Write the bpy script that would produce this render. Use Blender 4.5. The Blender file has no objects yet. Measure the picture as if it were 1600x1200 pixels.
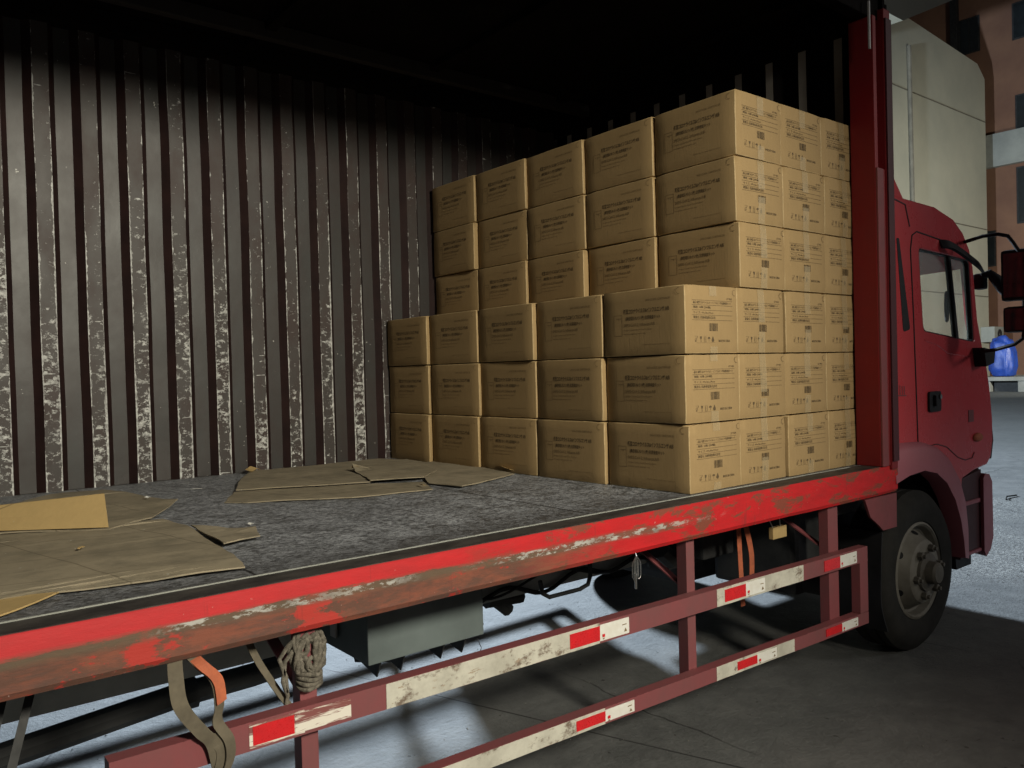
import bpy, bmesh, math, random
from mathutils import Vector, Matrix, noise
from mathutils.geometry import tessellate_polygon
S = bpy.context.scene
C = S.collection
random.seed(7)
R = math.radians

# ---------------------------------------------------------------- camera
cam_d = bpy.data.cameras.new('camera'); cam = bpy.data.objects.new('camera', cam_d); C.objects.link(cam)
yaw, pit, rol = 0.675851, -0.015742, -0.0269658
fw = Vector((math.sin(yaw)*math.cos(pit), math.cos(yaw)*math.cos(pit), math.sin(pit)))
rt = Vector((math.cos(yaw), -math.sin(yaw), 0)); up = rt.cross(fw)
r2 = rt*math.cos(rol) + up*math.sin(rol); u2 = -rt*math.sin(rol) + up*math.cos(rol)
M = Matrix((r2, u2, -fw)).transposed().to_4x4(); M.translation = Vector((-2.5601, -1.9621, 0.5166))
cam.matrix_world = M
cam_d.sensor_width = 36; cam_d.lens = 1265.2/1600*36; cam_d.clip_start = .05; cam_d.clip_end = 600
S.camera = cam
# ---------------------------------------------------------------- night sky, lamps, fill lights, exposure
W = bpy.data.worlds.new('World'); S.world = W; W.use_nodes = True
bg = W.node_tree.nodes['Background']; bg.inputs[0].default_value = (.62, .62, .70, 1); bg.inputs[1].default_value = .03
S.view_settings.view_transform = 'Standard'; S.view_settings.look = 'None'; S.view_settings.gamma = 1
S.view_settings.exposure = 0

def lamp(name, kind, loc, target, energy, col, **k):
    d = bpy.data.lights.new(name, kind); d.energy = energy; d.color = col
    for a, b in k.items(): setattr(d, a, b)
    o = bpy.data.objects.new(name, d); C.objects.link(o); o.location = loc
    o.rotation_euler = (Vector(target)-Vector(loc)).to_track_quat('-Z', 'Y').to_euler()
    return o
# warm yard lamp behind the photographer, cool floodlight on the far side of the truck
lamp('yard_lamp', 'SPOT', (-1.0, -5.8, 2.9), (-1.30, 1.6, .05), 2150, (1.0, .93, .76), spot_size=R(58), spot_blend=1.0, shadow_soft_size=.42)
lamp('low_fill', 'POINT', (-4.6, -7.6, -.40), (0, 0, 0), 48, (1.0, .93, .84), shadow_soft_size=.5)  # added weak fill from low left for carton sides, front wall and chassis
lamp('floodlight', 'POINT', (5.6, 14.2, 5.6), (1.6, 1.0, -1.0), 33000, (.72, .86, 1.0), shadow_soft_size=.5)
lamp('cab_fill', 'POINT', (6.5, -6.5, 3.2), (0, 0, 0), 330, (1.0, .96, .92), shadow_soft_size=.6)  # added fill for the cab, wheel and near ground; no such lamp known
lamp('facade_lamp', 'SPOT', (33, 1, 3.0), (44, 18, 3), 9500, (1.0, .99, .86), spot_size=R(98), spot_blend=1.0, shadow_soft_size=.4)

# ---------------------------------------------------------------- materials
class G:
    def __init__(s, name):
        s.m = bpy.data.materials.new(name); s.m.use_nodes = True; s.t = s.m.node_tree; s.n = s.t.nodes
        s.b = s.n['Principled BSDF']; s.tc = s.n.new('ShaderNodeTexCoord')
    def put(s, sock, v):
        if isinstance(v, bpy.types.NodeSocket): s.t.links.new(v, sock)
        elif isinstance(v, (int, float)) : sock.default_value = v
        else: sock.default_value = (*v, 1) if len(sock.default_value) == 4 and len(v) == 3 else v
    def co(s, which='Object', scale=(1, 1, 1)):
        mp = s.n.new('ShaderNodeMapping'); s.t.links.new(s.tc.outputs[which], mp.inputs[0]); mp.inputs[3].default_value = scale
        return mp.outputs[0]
    def noise(s, scale, detail=4, rough=.55, vec=None, dist=0, col=False):
        x = s.n.new('ShaderNodeTexNoise'); s.put(x.inputs['Vector'], vec if vec is not None else s.co())
        x.inputs['Scale'].default_value = scale; x.inputs['Detail'].default_value = detail
        x.inputs['Roughness'].default_value = rough; x.inputs['Distortion'].default_value = dist
        return x.outputs[1 if col else 0]
    def vor(s, scale, vec=None, feat='F1', out=0):
        x = s.n.new('ShaderNodeTexVoronoi'); x.feature = feat; s.put(x.inputs['Vector'], vec if vec is not None else s.co())
        x.inputs['Scale'].default_value = scale; return x.outputs[out]
    def math(s, op, a, b=0, c=0):
        x = s.n.new('ShaderNodeMath'); x.operation = op; s.put(x.inputs[0], a); s.put(x.inputs[1], b); s.put(x.inputs[2], c); return x.outputs[0]
    def ramp(s, v, lo, hi):
        x = s.n.new('ShaderNodeMapRange'); s.put(x.inputs[0], v); x.inputs[1].default_value = lo; x.inputs[2].default_value = hi
        return x.outputs[0]
    def mix(s, f, a, b):
        x = s.n.new('ShaderNodeMix'); x.data_type = 'RGBA'; s.put(x.inputs[0], f); s.put(x.inputs[6], a); s.put(x.inputs[7], b); return x.outputs[2]
    def xyz(s, which='Object'):
        x = s.n.new('ShaderNodeSeparateXYZ'); s.t.links.new(s.tc.outputs[which], x.inputs[0]); return x.outputs
    def rnd(s):
        x = s.n.new('ShaderNodeObjectInfo'); return x.outputs['Random']
    def bump(s, h, strength=.3, dist=.01):
        x = s.n.new('ShaderNodeBump'); s.put(x.inputs['Height'], h); x.inputs['Strength'].default_value = strength
        x.inputs['Distance'].default_value = dist; s.t.links.new(x.outputs[0], s.b.inputs['Normal'])
    def done(s, col, rough=.6, metal=0, spec=None):
        s.put(s.b.inputs['Base Color'], col); s.put(s.b.inputs['Roughness'], rough); s.put(s.b.inputs['Metallic'], metal)
        if spec is not None: s.b.inputs['Specular IOR Level'].default_value = spec
        return s.m

def simple(name, c1, c2=None, scale=8, rough=.6, metal=0, bump=.15, stretch=(1, 1, 1), lo=.35, hi=.65, spec=None, dist=.004):
    g = G(name); c2 = c2 or tuple(v*.7 for v in c1)
    v = g.noise(scale, 6, .6, g.co(scale=stretch))
    col = g.mix(g.ramp(v, lo, hi), c1, c2)
    fine = g.noise(scale*9, 3)
    if bump: g.bump(g.math('ADD', v, g.math('MULTIPLY', fine, .4)), bump, dist)
    r = g.math('ADD', g.math('MULTIPLY', g.math('SUBTRACT', fine, .5), .25), rough)
    return g.done(col, r, metal, spec)

def m_card(name, base, dirt, var=.12):
    g = G(name)
    big = g.noise(3, 3, vec=g.co(scale=(1, 1, 1)))
    fib = g.noise(60, 4, .7, g.co(scale=(1, 1, .25)))
    col = g.mix(g.ramp(big, .3, .7), base, tuple(v*(1-var) for v in base))
    col = g.mix(g.math('MULTIPLY', g.ramp(fib, .35, .75), .25), col, tuple(v*.62 for v in base))
    col = g.mix(g.math('MULTIPLY', g.rnd(), .22), col, tuple(v*d for v, d in zip(base, (.74, .72, .66))))
    if dirt:
        for ax, per, off in ((0, .37, .11), (1, .31, .07)):
            f = g.math('ABSOLUTE', g.math('SUBTRACT', g.math('FRACT', g.math('DIVIDE', g.math('ADD', g.math('ADD', g.xyz()[ax], g.math('MULTIPLY', g.xyz()[1-ax], .22)), off), per)), .5)); col = g.mix(g.math('MULTIPLY', g.ramp(f, .490, .497), .55), col, (.09, .07, .045))
        d = g.noise(7, 6, .7); col = g.mix(g.math('MULTIPLY', g.ramp(d, .45, .75), dirt), col, (.10, .095, .07))
        sp = g.noise(45, 2); col = g.mix(g.ramp(sp, .73, .76), col, (.45, .43, .36))
    flute = g.n.new('ShaderNodeTexWave'); flute.bands_direction = 'DIAGONAL'; g.t.links.new(g.co(scale=(1, 1, 0)), flute.inputs[0]); flute.inputs['Scale'].default_value = 45
    g.bump(g.math('ADD', g.math('MULTIPLY', flute.outputs[1], .10), g.math('ADD', big, fib)), .16, .004)
    return g.done(col, .78, spec=.25)

MAT = {}
MAT['card'] = m_card('carton_board', (.395, .272, .130), 0)
MAT['card_edge'] = simple('carton_edge', (.55, .40, .20), scale=30)
MAT['card_old'] = m_card('trodden_board', (.35, .30, .215), .6)
MAT['card_clean'] = m_card('clean_board', (.48, .34, .15), .08)
MAT['ink'] = simple('carton_ink', (.085, .058, .028), (.12, .08, .038), scale=120, rough=.8, bump=0)
MAT['ink_soft'] = simple('carton_ink_soft', (.17, .115, .052), (.23, .155, .07), scale=90, rough=.8, bump=0)
def m_tape():
    g = G('packing_tape_film'); n = g.noise(14, 4, .6, g.co(scale=(1, 1, .35)))
    g.bump(n, .5, .004)
    m = g.done((.62, .50, .30), g.ramp(n, .2, 1.2), spec=.8); g.b.inputs['Alpha'].default_value = .36
    g.b.inputs['Roughness'].default_value = .2
    return m
MAT['tape'] = m_tape()

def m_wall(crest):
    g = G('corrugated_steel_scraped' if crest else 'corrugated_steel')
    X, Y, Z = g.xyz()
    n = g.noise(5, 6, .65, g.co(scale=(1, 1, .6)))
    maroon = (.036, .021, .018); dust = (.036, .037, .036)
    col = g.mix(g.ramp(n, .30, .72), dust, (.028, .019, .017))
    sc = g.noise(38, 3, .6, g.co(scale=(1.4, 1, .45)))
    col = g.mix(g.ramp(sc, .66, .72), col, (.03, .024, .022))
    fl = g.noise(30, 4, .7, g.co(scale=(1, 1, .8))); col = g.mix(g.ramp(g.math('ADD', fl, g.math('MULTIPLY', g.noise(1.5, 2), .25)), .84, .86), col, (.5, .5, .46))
    if crest:
        col = g.mix(g.ramp(n, .45, .60), (.040, .033, .030), maroon)
        f = g.math('FRACT', g.math('DIVIDE', g.math('SUBTRACT', X, -1.893), .204))      # 0..0.348 over the crest
        e = g.math('ABSOLUTE', g.math('SUBTRACT', g.math('DIVIDE', f, .348), .5))       # .5 at the crest's edges
        en = g.noise(17, 5, .7, g.co(scale=(.6, 1, 1)))
        low = g.ramp(Z, 2.1, .2)                                                      # cargo rubs the lower part
        edge = g.math('GREATER_THAN', g.math('ADD', e, g.math('ADD', g.math('MULTIPLY', en, .50), g.math('ADD', g.math('MULTIPLY', low, .10), g.math('MULTIPLY', g.noise(1.3, 2, .5, g.co(scale=(10, 1, 1.1))), .30)))), .925)
        chip = g.noise(21, 8, .80, g.co(scale=(1, 1, 1.5)))
        col_n = g.noise(1.1, 2, .5, g.co(scale=(4.9, 1, 1.3)))                           # some crests are worn more
        chips = g.math('GREATER_THAN', g.math('ADD', chip, g.math('ADD', g.math('MULTIPLY', low, .10), g.math('ADD', g.math('MULTIPLY', g.ramp(X, -.5, -2.1), .035), g.math('MULTIPLY', col_n, .30)))), .812)
        lines = g.noise(9, 3, .5, g.co(scale=(.5, 1, 7.0)))
        ln = g.math('GREATER_THAN', g.math('ADD', lines, g.math('MULTIPLY', low, .05)), .755)
        worn = g.math('MINIMUM', g.math('ADD', g.math('ADD', edge, chips), ln), 1)
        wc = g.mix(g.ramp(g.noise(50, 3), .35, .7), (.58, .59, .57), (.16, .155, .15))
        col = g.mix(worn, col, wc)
        g.bump(g.math('ADD', g.math('MULTIPLY', worn, -.6), n), .25, .003)
        return g.done(col, g.math('ADD', g.math('MULTIPLY', n, .25), .42), 0, .5)
    g.bump(g.math('ADD', n, g.math('MULTIPLY', g.noise(3, 2), 2)), .15, .01)
    return g.done(col, g.math('ADD', g.math('MULTIPLY', n, .2), .36), 0, .5)
MAT['wall'] = m_wall(False); MAT['wall_crest'] = m_wall(True)
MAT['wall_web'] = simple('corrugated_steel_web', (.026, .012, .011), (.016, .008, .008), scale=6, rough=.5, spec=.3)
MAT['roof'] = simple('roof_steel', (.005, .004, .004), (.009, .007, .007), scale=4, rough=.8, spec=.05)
MAT['beam'] = simple('scuffed_highlight_beam', (.02, .016, .014), (.16, .15, .14), scale=5, rough=.6, lo=.60, hi=.72, stretch=(.4, 1, 1))  # white chips that also paint a faint highlight along the roof stringer
MAT['front'] = simple('front_wall_lit_crest', (.42, .40, .37), (.30, .28, .26), scale=5, rough=.7, spec=.2)  # front wall crests painted pale so they read as lit

def m_floor():
    g = G('steel_deck_floor')
    a = g.noise(9, 8, .78, g.co(scale=(1, 1.3, 1)), .6); b = g.noise(46, 7, .82, g.co(scale=(1, 1.5, 1)), .8); c = g.noise(2.2, 4, .6)
    v = g.math('ADD', g.math('MULTIPLY', b, .68), g.math('MULTIPLY', a, .32))
    col = g.mix(g.ramp(v, .45, .57), (.075, .079, .086), (.52, .545, .59))
    col = g.mix(g.ramp(c, .35, .62), col, g.mix(.20, col, (.045, .045, .047)))
    sp = g.noise(110, 2); col = g.mix(g.ramp(sp, .70, .73), col, (.30, .30, .29))
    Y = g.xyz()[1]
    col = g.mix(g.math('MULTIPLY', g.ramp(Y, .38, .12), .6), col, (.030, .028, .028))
    st = g.noise(3.2, 5, .8, g.co(scale=(9, .45, 1))); col = g.mix(g.math('MULTIPLY', g.ramp(st, .60, .66), .5), col, (.26, .26, .265))
    X = g.xyz()[0]; sx = g.math('ABSOLUTE', g.math('SUBTRACT', g.math('FRACT', g.math('DIVIDE', g.math('ADD', X, .55), 1.22)), .5))
    seam = g.ramp(sx, .4955, .498); col = g.mix(seam, col, (.012, .012, .013))
    g.bump(g.math('ADD', b, g.math('MULTIPLY', a, 1.5)), .5, .006)
    return g.done(col, g.ramp(a, .1, .9), .1, .5)
MAT['floor'] = m_floor()

def m_rail():
    g = G('scuffed_red_rail'); X, Y, Z = g.xyz()
    n1 = g.noise(3.2, 9, .72, g.co(scale=(.35, 1, 3.2))); n2 = g.noise(11, 7, .7, g.co(scale=(.5, 1, 1.6))); n3 = g.noise(42, 5, .75, g.co(scale=(.4, 1, 1)))
    red = g.mix(g.ramp(n2, .35, .7), (.56, .018, .022), (.40, .020, .022))
    # paler red towards the rear of the truck
    red = g.mix(g.ramp(X, -.6, -2.4), red, g.mix(.42, red, (.50, .07, .075)))
    # rust along the lower half behind the loading place
    lowz = g.math('ADD', Z, g.math('MULTIPLY', g.math('SUBTRACT', n1, .5), .13))
    rustm = g.math('MULTIPLY', g.ramp(g.math('ADD', lowz, g.math('MULTIPLY', g.math('SUBTRACT', n3, .5), .03)), -.050, -.055), g.ramp(g.math('ADD', X, g.math('MULTIPLY', n2, .8)), -.10, -.55))
    rust = g.mix(g.ramp(n2, .42, .56), (.20, .082, .052), (.10, .066, .048))
    gr2 = g.ramp(g.noise(5, 8, .75, g.co(scale=(.6, 1, 4))), .50, .60); rust = g.mix(g.math('MULTIPLY', gr2, .6), rust, (.075, .066, .055))
    streak = g.ramp(g.noise(9, 4, .6, g.co(scale=(3, 1, .3))), .60, .68)
    rust = g.mix(g.ramp(g.noise(2.3, 9, .72, g.co(scale=(1, 1, 2))), .56, .585), rust, (.42, .045, .035))
    col = g.mix(g.math('MULTIPLY', rustm, .93), red, rust)
    col = g.mix(g.math('MULTIPLY', streak, .35), col, (.13, .04, .035))
    # brown smears
    sm = g.math('MULTIPLY', g.ramp(g.noise(3.1, 6, .75, g.co(scale=(1.1, 1, 3.5)), .5), .53, .575), g.ramp(X, -1.3, -.7))
    col = g.mix(g.math('MULTIPLY', sm, .75), col, (.13, .075, .045))
    # scrape line with bare metal
    band = g.math('SUBTRACT', 1, g.ramp(g.math('ABSOLUTE', g.math('ADD', Z, g.math('ADD', .062, g.math('MULTIPLY', g.math('SUBTRACT', n1, .5), .05)))), .004, .020))
    gr = g.math('MULTIPLY', band, g.ramp(X, -.05, -.35))
    col = g.mix(g.math('MULTIPLY', gr, .8), col, (.12, .095, .065))
    wm = g.math('MULTIPLY', g.math('MULTIPLY', g.ramp(X, .1, -.35), g.ramp(band, .45, .7)), g.math('MULTIPLY', g.ramp(n3, .50, .55), g.ramp(g.math('ADD', g.noise(1.3, 2, .5, g.co(scale=(1, 1, .01))), g.math('MULTIPLY', g.ramp(X, -2.1, -1.3), .12)), .54, .60)))
    col = g.mix(wm, col, g.mix(g.ramp(n2, .45, .6), (.44, .43, .40), (.24, .22, .20)))
    chip = g.ramp(g.noise(60, 3, .6), .71, .73); col = g.mix(g.math('MULTIPLY', chip, .7), col, (.55, .40, .36))
    top = g.ramp(Z, -.003, -.001)
    dark = g.mix(g.ramp(n2, .4, .65), (.028, .025, .025), (.075, .068, .062))
    col = g.mix(top, col, dark)
    g.bump(g.math('ADD', n2, g.math('ADD', n3, g.math('MULTIPLY', n1, 1.5))), .28, .004)
    return g.done(col, g.math('ADD', g.math('MULTIPLY', n3, .35), .42), 0, .22)
MAT['rail'] = m_rail()

def m_paint(name, c, dirt=.4, rough=.35, dirtc=(.06, .045, .04), scale=4):
    g = G(name)
    n = g.noise(scale, 6, .68, g.co(scale=(1, 1, .8))); f = g.noise(scale*11, 5, .7)
    col = g.mix(g.math('MULTIPLY', g.ramp(n, .38, .72), dirt), c, dirtc)
    col = g.mix(g.math('MULTIPLY', g.ramp(f, .68, .72), .35), col, (.35, .28, .27))
    g.bump(g.math('ADD', g.math('MULTIPLY', f, .3), n), .06, .006)
    return g.done(col, g.math('ADD', g.math('MULTIPLY', n, .35), rough-.12), 0, .45)
MAT['cab_red'] = m_paint('cab_red_paint', (.56, .055, .065), .35, .22, (.42, .07, .075), 2.5)
MAT['cab_dull'] = m_paint('dull_plastic_red', (.38, .115, .145), .4, .42, (.28, .10, .12), 5)
MAT['post_red'] = m_paint('post_red_paint', (.20, .007, .010), .35, .5, (.10, .02, .02), 6)
MAT['post_dull'] = m_paint('post_faded_paint', (.20, .045, .050), .45, .5, (.10, .05, .05), 9)
MAT['guard'] = m_paint('guard_oxide_red', (.22, .060, .066), .55, .5, (.12, .068, .066), 5)
MAT['maroon'] = m_paint('dark_maroon', (.06, .012, .016), .3, .5, (.02, .01, .012), 5)
def m_cream():
    g = G('worn_cream_film')
    n = g.noise(14, 7, .75, g.co(scale=(.6, 1, 1))); b = g.noise(5, 5, .7)
    col = g.mix(g.ramp(b, .4, .65), (.56, .545, .47), (.38, .365, .31))
    col = g.mix(g.ramp(n, .55, .63), col, (.17, .13, .10))
    col = g.mix(g.ramp(g.noise(55, 4, .7, g.co(scale=(.3, 1, 1))), .62, .68), col, (.34, .27, .20))
    g.bump(n, .4, .003)
    return g.done(col, .6, 0, .3)
MAT['cream'] = m_cream()
def m_scraped():
    g = G('scraped_film'); n = g.noise(16, 6, .75, g.co(scale=(.22, 1, 1.8)), .8)
    col = g.mix(g.ramp(n, .47, .52), (.72, .68, .60), (.22, .075, .07)); g.bump(n, .4, .003)
    return g.done(col, .55)
MAT['scraped'] = m_scraped()
MAT['refl_red'] = simple('reflective_red', (.62, .02, .025), (.52, .02, .025), scale=30, rough=.3, bump=.05)
MAT['refl_white'] = simple('reflective_white', (.76, .76, .72), (.68, .66, .60), scale=25, rough=.35, bump=.05)
MAT['dark'] = simple('chassis_black', (.016, .017, .018), (.035, .036, .037), scale=7, rough=.6, spec=.3)
MAT['chassis'] = simple('chassis_grey', (.42, .44, .42), (.26, .28, .27), scale=4, rough=.6, spec=.3)
MAT['tool'] = simple('toolbox_grey', (.135, .165, .165), (.09, .11, .11), scale=3, rough=.55, spec=.3)
MAT['tyre'] = simple('tyre_rubber', (.028, .027, .025), (.018, .018, .017), scale=9, rough=.85, spec=.2)
MAT['rim'] = simple('dusty_rim', (.20, .19, .165), (.13, .12, .10), scale=7, rough=.6, spec=.3)
MAT['hub'] = simple('greasy_hub', (.075, .068, .055), (.11, .10, .085), scale=12, rough=.65)
MAT['black'] = simple('black_plastic', (.010, .010, .012), (.018, .018, .02), scale=8, rough=.6, spec=.25)
MAT['chrome'] = simple('bright_steel', (.55, .55, .55), (.4, .4, .38), scale=20, rough=.3, metal=.9)
MAT['mirror'] = simple('mirror_glass', (.02, .022, .025), (.03, .03, .035), scale=4, rough=.08, metal=0, bump=.04, spec=.9)
MAT['seat'] = simple('seat_cloth', (.12, .13, .11), (.08, .09, .08), scale=10, rough=.9)
MAT['strap_o'] = simple('orange_webbing', (.48, .13, .055), (.33, .09, .045), scale=30, rough=.8)
MAT['strap_d'] = simple('dirty_webbing', (.135, .115, .08), (.085, .072, .05), scale=18, rough=.85)
MAT['rope'] = simple('grubby_rope', (.25, .225, .18), (.10, .09, .07), scale=70, rough=.9, bump=.9, dist=.01)
MAT['blue'] = simple('blue_tarpaulin', (.015, .055, .32), (.012, .04, .22), scale=2, rough=.45, bump=.3, dist=.05)
MAT['white_bar'] = simple('grey_white_bar', (.5, .5, .5), scale=8, rough=.5)
MAT['paper'] = simple('white_paper', (.7, .7, .68), (.55, .55, .5), scale=20, rough=.8)
def m_glass():
    g = G('side_glass'); m = g.done((.80, .9, .86), .04, 0, .5); g.b.inputs['Alpha'].default_value = .20
    return m
MAT['glass'] = m_glass()

def m_ground():
    g = G('concrete_yard')
    a = g.noise(.55, 6, .6); b = g.noise(5, 8, .72); c = g.noise(38, 6, .75); X, Y, Z = g.xyz()
    col = g.mix(g.ramp(a, .35, .65), (.135, .138, .136), (.095, .098, .098))
    col = g.mix(g.math('MULTIPLY', g.ramp(b, .42, .66), .55), col, (.185, .188, .184))
    # crumbled rough patch ahead of the cab
    patch = g.ramp(g.math('ADD', g.math('MULTIPLY', g.noise(.8, 4), 1.6), g.math('MULTIPLY', g.math('ABSOLUTE', g.math('SUBTRACT', X, 5.2)), -.25)), .35, .65)
    rub = g.math('MULTIPLY', patch, g.ramp(c, .45, .56))
    col = g.mix(g.math('MULTIPLY', rub, .7), col, (.33, .33, .31))
    col = g.mix(g.ramp(g.noise(16, 4, .6), .68, .72), col, (.05, .05, .048))
    # cracks and slab joints
    ck = g.vor(.55, vec=g.mix(.12, g.co(), g.noise(2.5, 4, col=True)), feat='DISTANCE_TO_EDGE')
    col = g.mix(g.math('MULTIPLY', g.ramp(ck, .0035, .0012), g.ramp(a, .48, .56)), col, (.04, .04, .04))
    sx = g.math('ABSOLUTE', g.math('SUBTRACT', g.math('FRACT', g.math('DIVIDE', g.math('ADD', X, g.math('MULTIPLY', Y, .35)), 4.6)), .5))
    col = g.mix(g.ramp(sx, .4985, .4992), col, (.04, .04, .04))
    far = g.ramp(X, 11, 14); col = g.mix(g.math('MULTIPLY', far, .5), col, (.075, .08, .077))  # far yard painted darker, standing in for the light falling off
    g.bump(g.math('ADD', g.math('MULTIPLY', c, .5), g.math('ADD', b, g.math('MULTIPLY', rub, .5))), .55, .02)
    return g.done(col, .8, 0, .3)
MAT['ground'] = m_ground()
MAT['bld'] = simple('pale_render', (.52, .50, .40), (.44, .43, .35), scale=.35, rough=.85, bump=.1)
MAT['bld_line'] = simple('render_joint', (.20, .18, .14), scale=2, rough=.9)
MAT['brick'] = simple('brown_brick', (.22, .115, .07), (.17, .085, .055), scale=.5, rough=.9)
MAT['conc'] = simple('grey_band_concrete', (.33, .34, .31), (.24, .25, .23), scale=.8, rough=.9)
MAT['pane'] = simple('dark_pane', (.02, .025, .028), scale=3, rough=.2)
MAT['kerb'] = simple('kerb_concrete', (.26, .26, .24), (.18, .18, .165), scale=1.5, rough=.9)

# ---------------------------------------------------------------- mesh helpers
class MB:
    def __init__(s): s.b = bmesh.new(); s.mi = 0
    def face(s, vs, mi=None):
        try: f = s.b.faces.new([v if isinstance(v, bmesh.types.BMVert) else s.b.verts.new(v) for v in vs])
        except ValueError: return None
        f.material_index = s.mi if mi is None else mi; return f
    def box(s, a, b, bev=0, mi=None):
        x0, y0, z0 = a; x1, y1, z1 = b
        v = [s.b.verts.new(p) for p in ((x0,y0,z0),(x1,y0,z0),(x1,y1,z0),(x0,y1,z0),(x0,y0,z1),(x1,y0,z1),(x1,y1,z1),(x0,y1,z1))]
        fs = [s.face([v[i] for i in q], mi) for q in ((0,3,2,1),(4,5,6,7),(0,1,5,4),(1,2,6,5),(2,3,7,6),(3,0,4,7))]
        if bev:
            es = list({e for f in fs for e in f.edges})
            r = bmesh.ops.bevel(s.b, geom=es, offset=bev, segments=2, affect='EDGES', profile=.6)
            for f in r['faces']: f.material_index = s.mi if mi is None else mi
        return s
    def prism(s, pts, axis, a, b, mi=None):
        """pts in the two other axes (cyclic order x,y,z minus axis); extruded from a to b"""
        def P(p, t): return {'x': (t, p[0], p[1]), 'y': (p[0], t, p[1]), 'z': (p[0], p[1], t)}[axis]
        v0 = [s.b.verts.new(P(p, a)) for p in pts]; v1 = [s.b.verts.new(P(p, b)) for p in pts]
        n = len(pts); s.face(v0, mi); s.face(v1[::-1], mi)
        for i in range(n): s.face([v0[i], v1[i], v1[(i+1) % n], v0[(i+1) % n]], mi)
        return s
    def tube(s, pts, r, seg=8, mi=None, flat=1, cap=True):
        pts = [Vector(p) for p in pts]; rings = []
        rr = r if isinstance(r, (list, tuple)) else [r]*len(pts)
        up0 = None
        for i, p in enumerate(pts):
            d = (pts[min(i+1, len(pts)-1)] - pts[max(i-1, 0)]).normalized()
            a = up0 if up0 is not None and abs(up0.dot(d)) < .95 else (Vector((0, 0, 1)) if abs(d.z) < .9 else Vector((1, 0, 0)))
            u = (a - d*a.dot(d)).normalized(); w = d.cross(u); up0 = u
            rings.append([s.b.verts.new(p + (u*math.cos(t)*flat + w*math.sin(t))*rr[i]) for t in [2*math.pi*k/seg for k in range(seg)]])
        for A, B in zip(rings, rings[1:]):
            for k in range(seg): s.face([A[k], A[(k+1) % seg], B[(k+1) % seg], B[k]], mi)
        if cap: s.face(rings[0][::-1], mi); s.face(rings[-1], mi)
        return s
    def lathe(s, prof, axis_o, seg=48, mi=None):
        """profile (r, t): r radius, t along +Y from axis_o"""
        ox, oy, oz = axis_o; rings = []
        for r, t in prof:
            rings.append([s.b.verts.new((ox+r*math.cos(a), oy+t, oz+r*math.sin(a))) for a in [2*math.pi*k/seg for k in range(seg)]] if r > 1e-6 else [s.b.verts.new((ox, oy+t, oz))])
        for A, B in zip(rings, rings[1:]):
            for k in range(seg):
                k2 = (k+1) % seg
                if len(A) == 1 and len(B) == 1: continue
                if len(A) == 1: s.face([A[0], B[k2], B[k]], mi)
                elif len(B) == 1: s.face([A[k], A[k2], B[0]], mi)
                else: s.face([A[k], A[k2], B[k2], B[k]], mi)
        return s
    def ribbon(s, pts, w, th=.002, mi=None, sm=True):
        pts = [Vector(p) for p in pts]; L = []
        if len(pts) > 2 and sm:
            q = []
            for i in range(len(pts)-1):
                a, p, c, d = pts[max(i-1, 0)], pts[i], pts[i+1], pts[min(i+2, len(pts)-1)]
                for k in range(6):
                    t = k/6; q.append(.5*((2*p)+(c-a)*t+(2*a-5*p+4*c-d)*t*t+(3*p-a-3*c+d)*t**3))
            pts = q+[pts[-1]]
        for i, p in enumerate(pts):
            ww = w[i] if isinstance(w, list) else w
            wv = Vector(ww)
            d = (pts[min(i+1, len(pts)-1)] - pts[max(i-1, 0)]).normalized(); n = d.cross(wv).normalized()*th/2
            L.append([s.b.verts.new(q) for q in (p-wv/2-n, p+wv/2-n, p+wv/2+n, p-wv/2+n)])
        for A, B in zip(L, L[1:]):
            for k in range(4): s.face([A[k], A[(k+1) % 4], B[(k+1) % 4], B[k]], mi)
        s.face(L[0][::-1], mi); s.face(L[-1], mi)
        return s
    def build(s, name, mats, parent=None, smooth=False, loc=None, angle=None):
        bmesh.ops.recalc_face_normals(s.b, faces=s.b.faces)
        me = bpy.data.meshes.new(name); s.b.to_mesh(me); s.b.free()
        for m in (mats if isinstance(mats, (list, tuple)) else [mats]): me.materials.append(MAT[m])
        o = bpy.data.objects.new(name, me); C.objects.link(o)
        if loc is not None: o.location = loc
        if parent is not None: o.parent = parent
        if smooth:
            for p in me.polygons: p.use_smooth = True
            try: me.set_sharp_from_angle(angle=R(angle or 35))
            except Exception: pass
        return o

def tag(o, label, cat, group=None):
    o['label'] = label; o['category'] = cat
    if group: o['group'] = group
    return o
def empty(name, loc, label, cat, group=None):
    o = bpy.data.objects.new(name, None); C.objects.link(o); o.location = loc; o.empty_display_size = .2
    return tag(o, label, cat, group)

# ---------------------------------------------------------------- ground and sky-side setting
GZ = -1.03
b = MB()
xs = [-60, -20, -6, 0, 6, 20, 60, 160]; ys = [-60, -15, 0, 6, 20, 60, 160]
vg = [[b.b.verts.new((x, y, GZ)) for y in ys] for x in xs]
for i in range(len(xs)-1):
    for j in range(len(ys)-1): b.face([vg[i][j], vg[i+1][j], vg[i+1][j+1], vg[i][j+1]])
o = b.build('ground', 'ground'); o['kind'] = 'structure'

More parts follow.
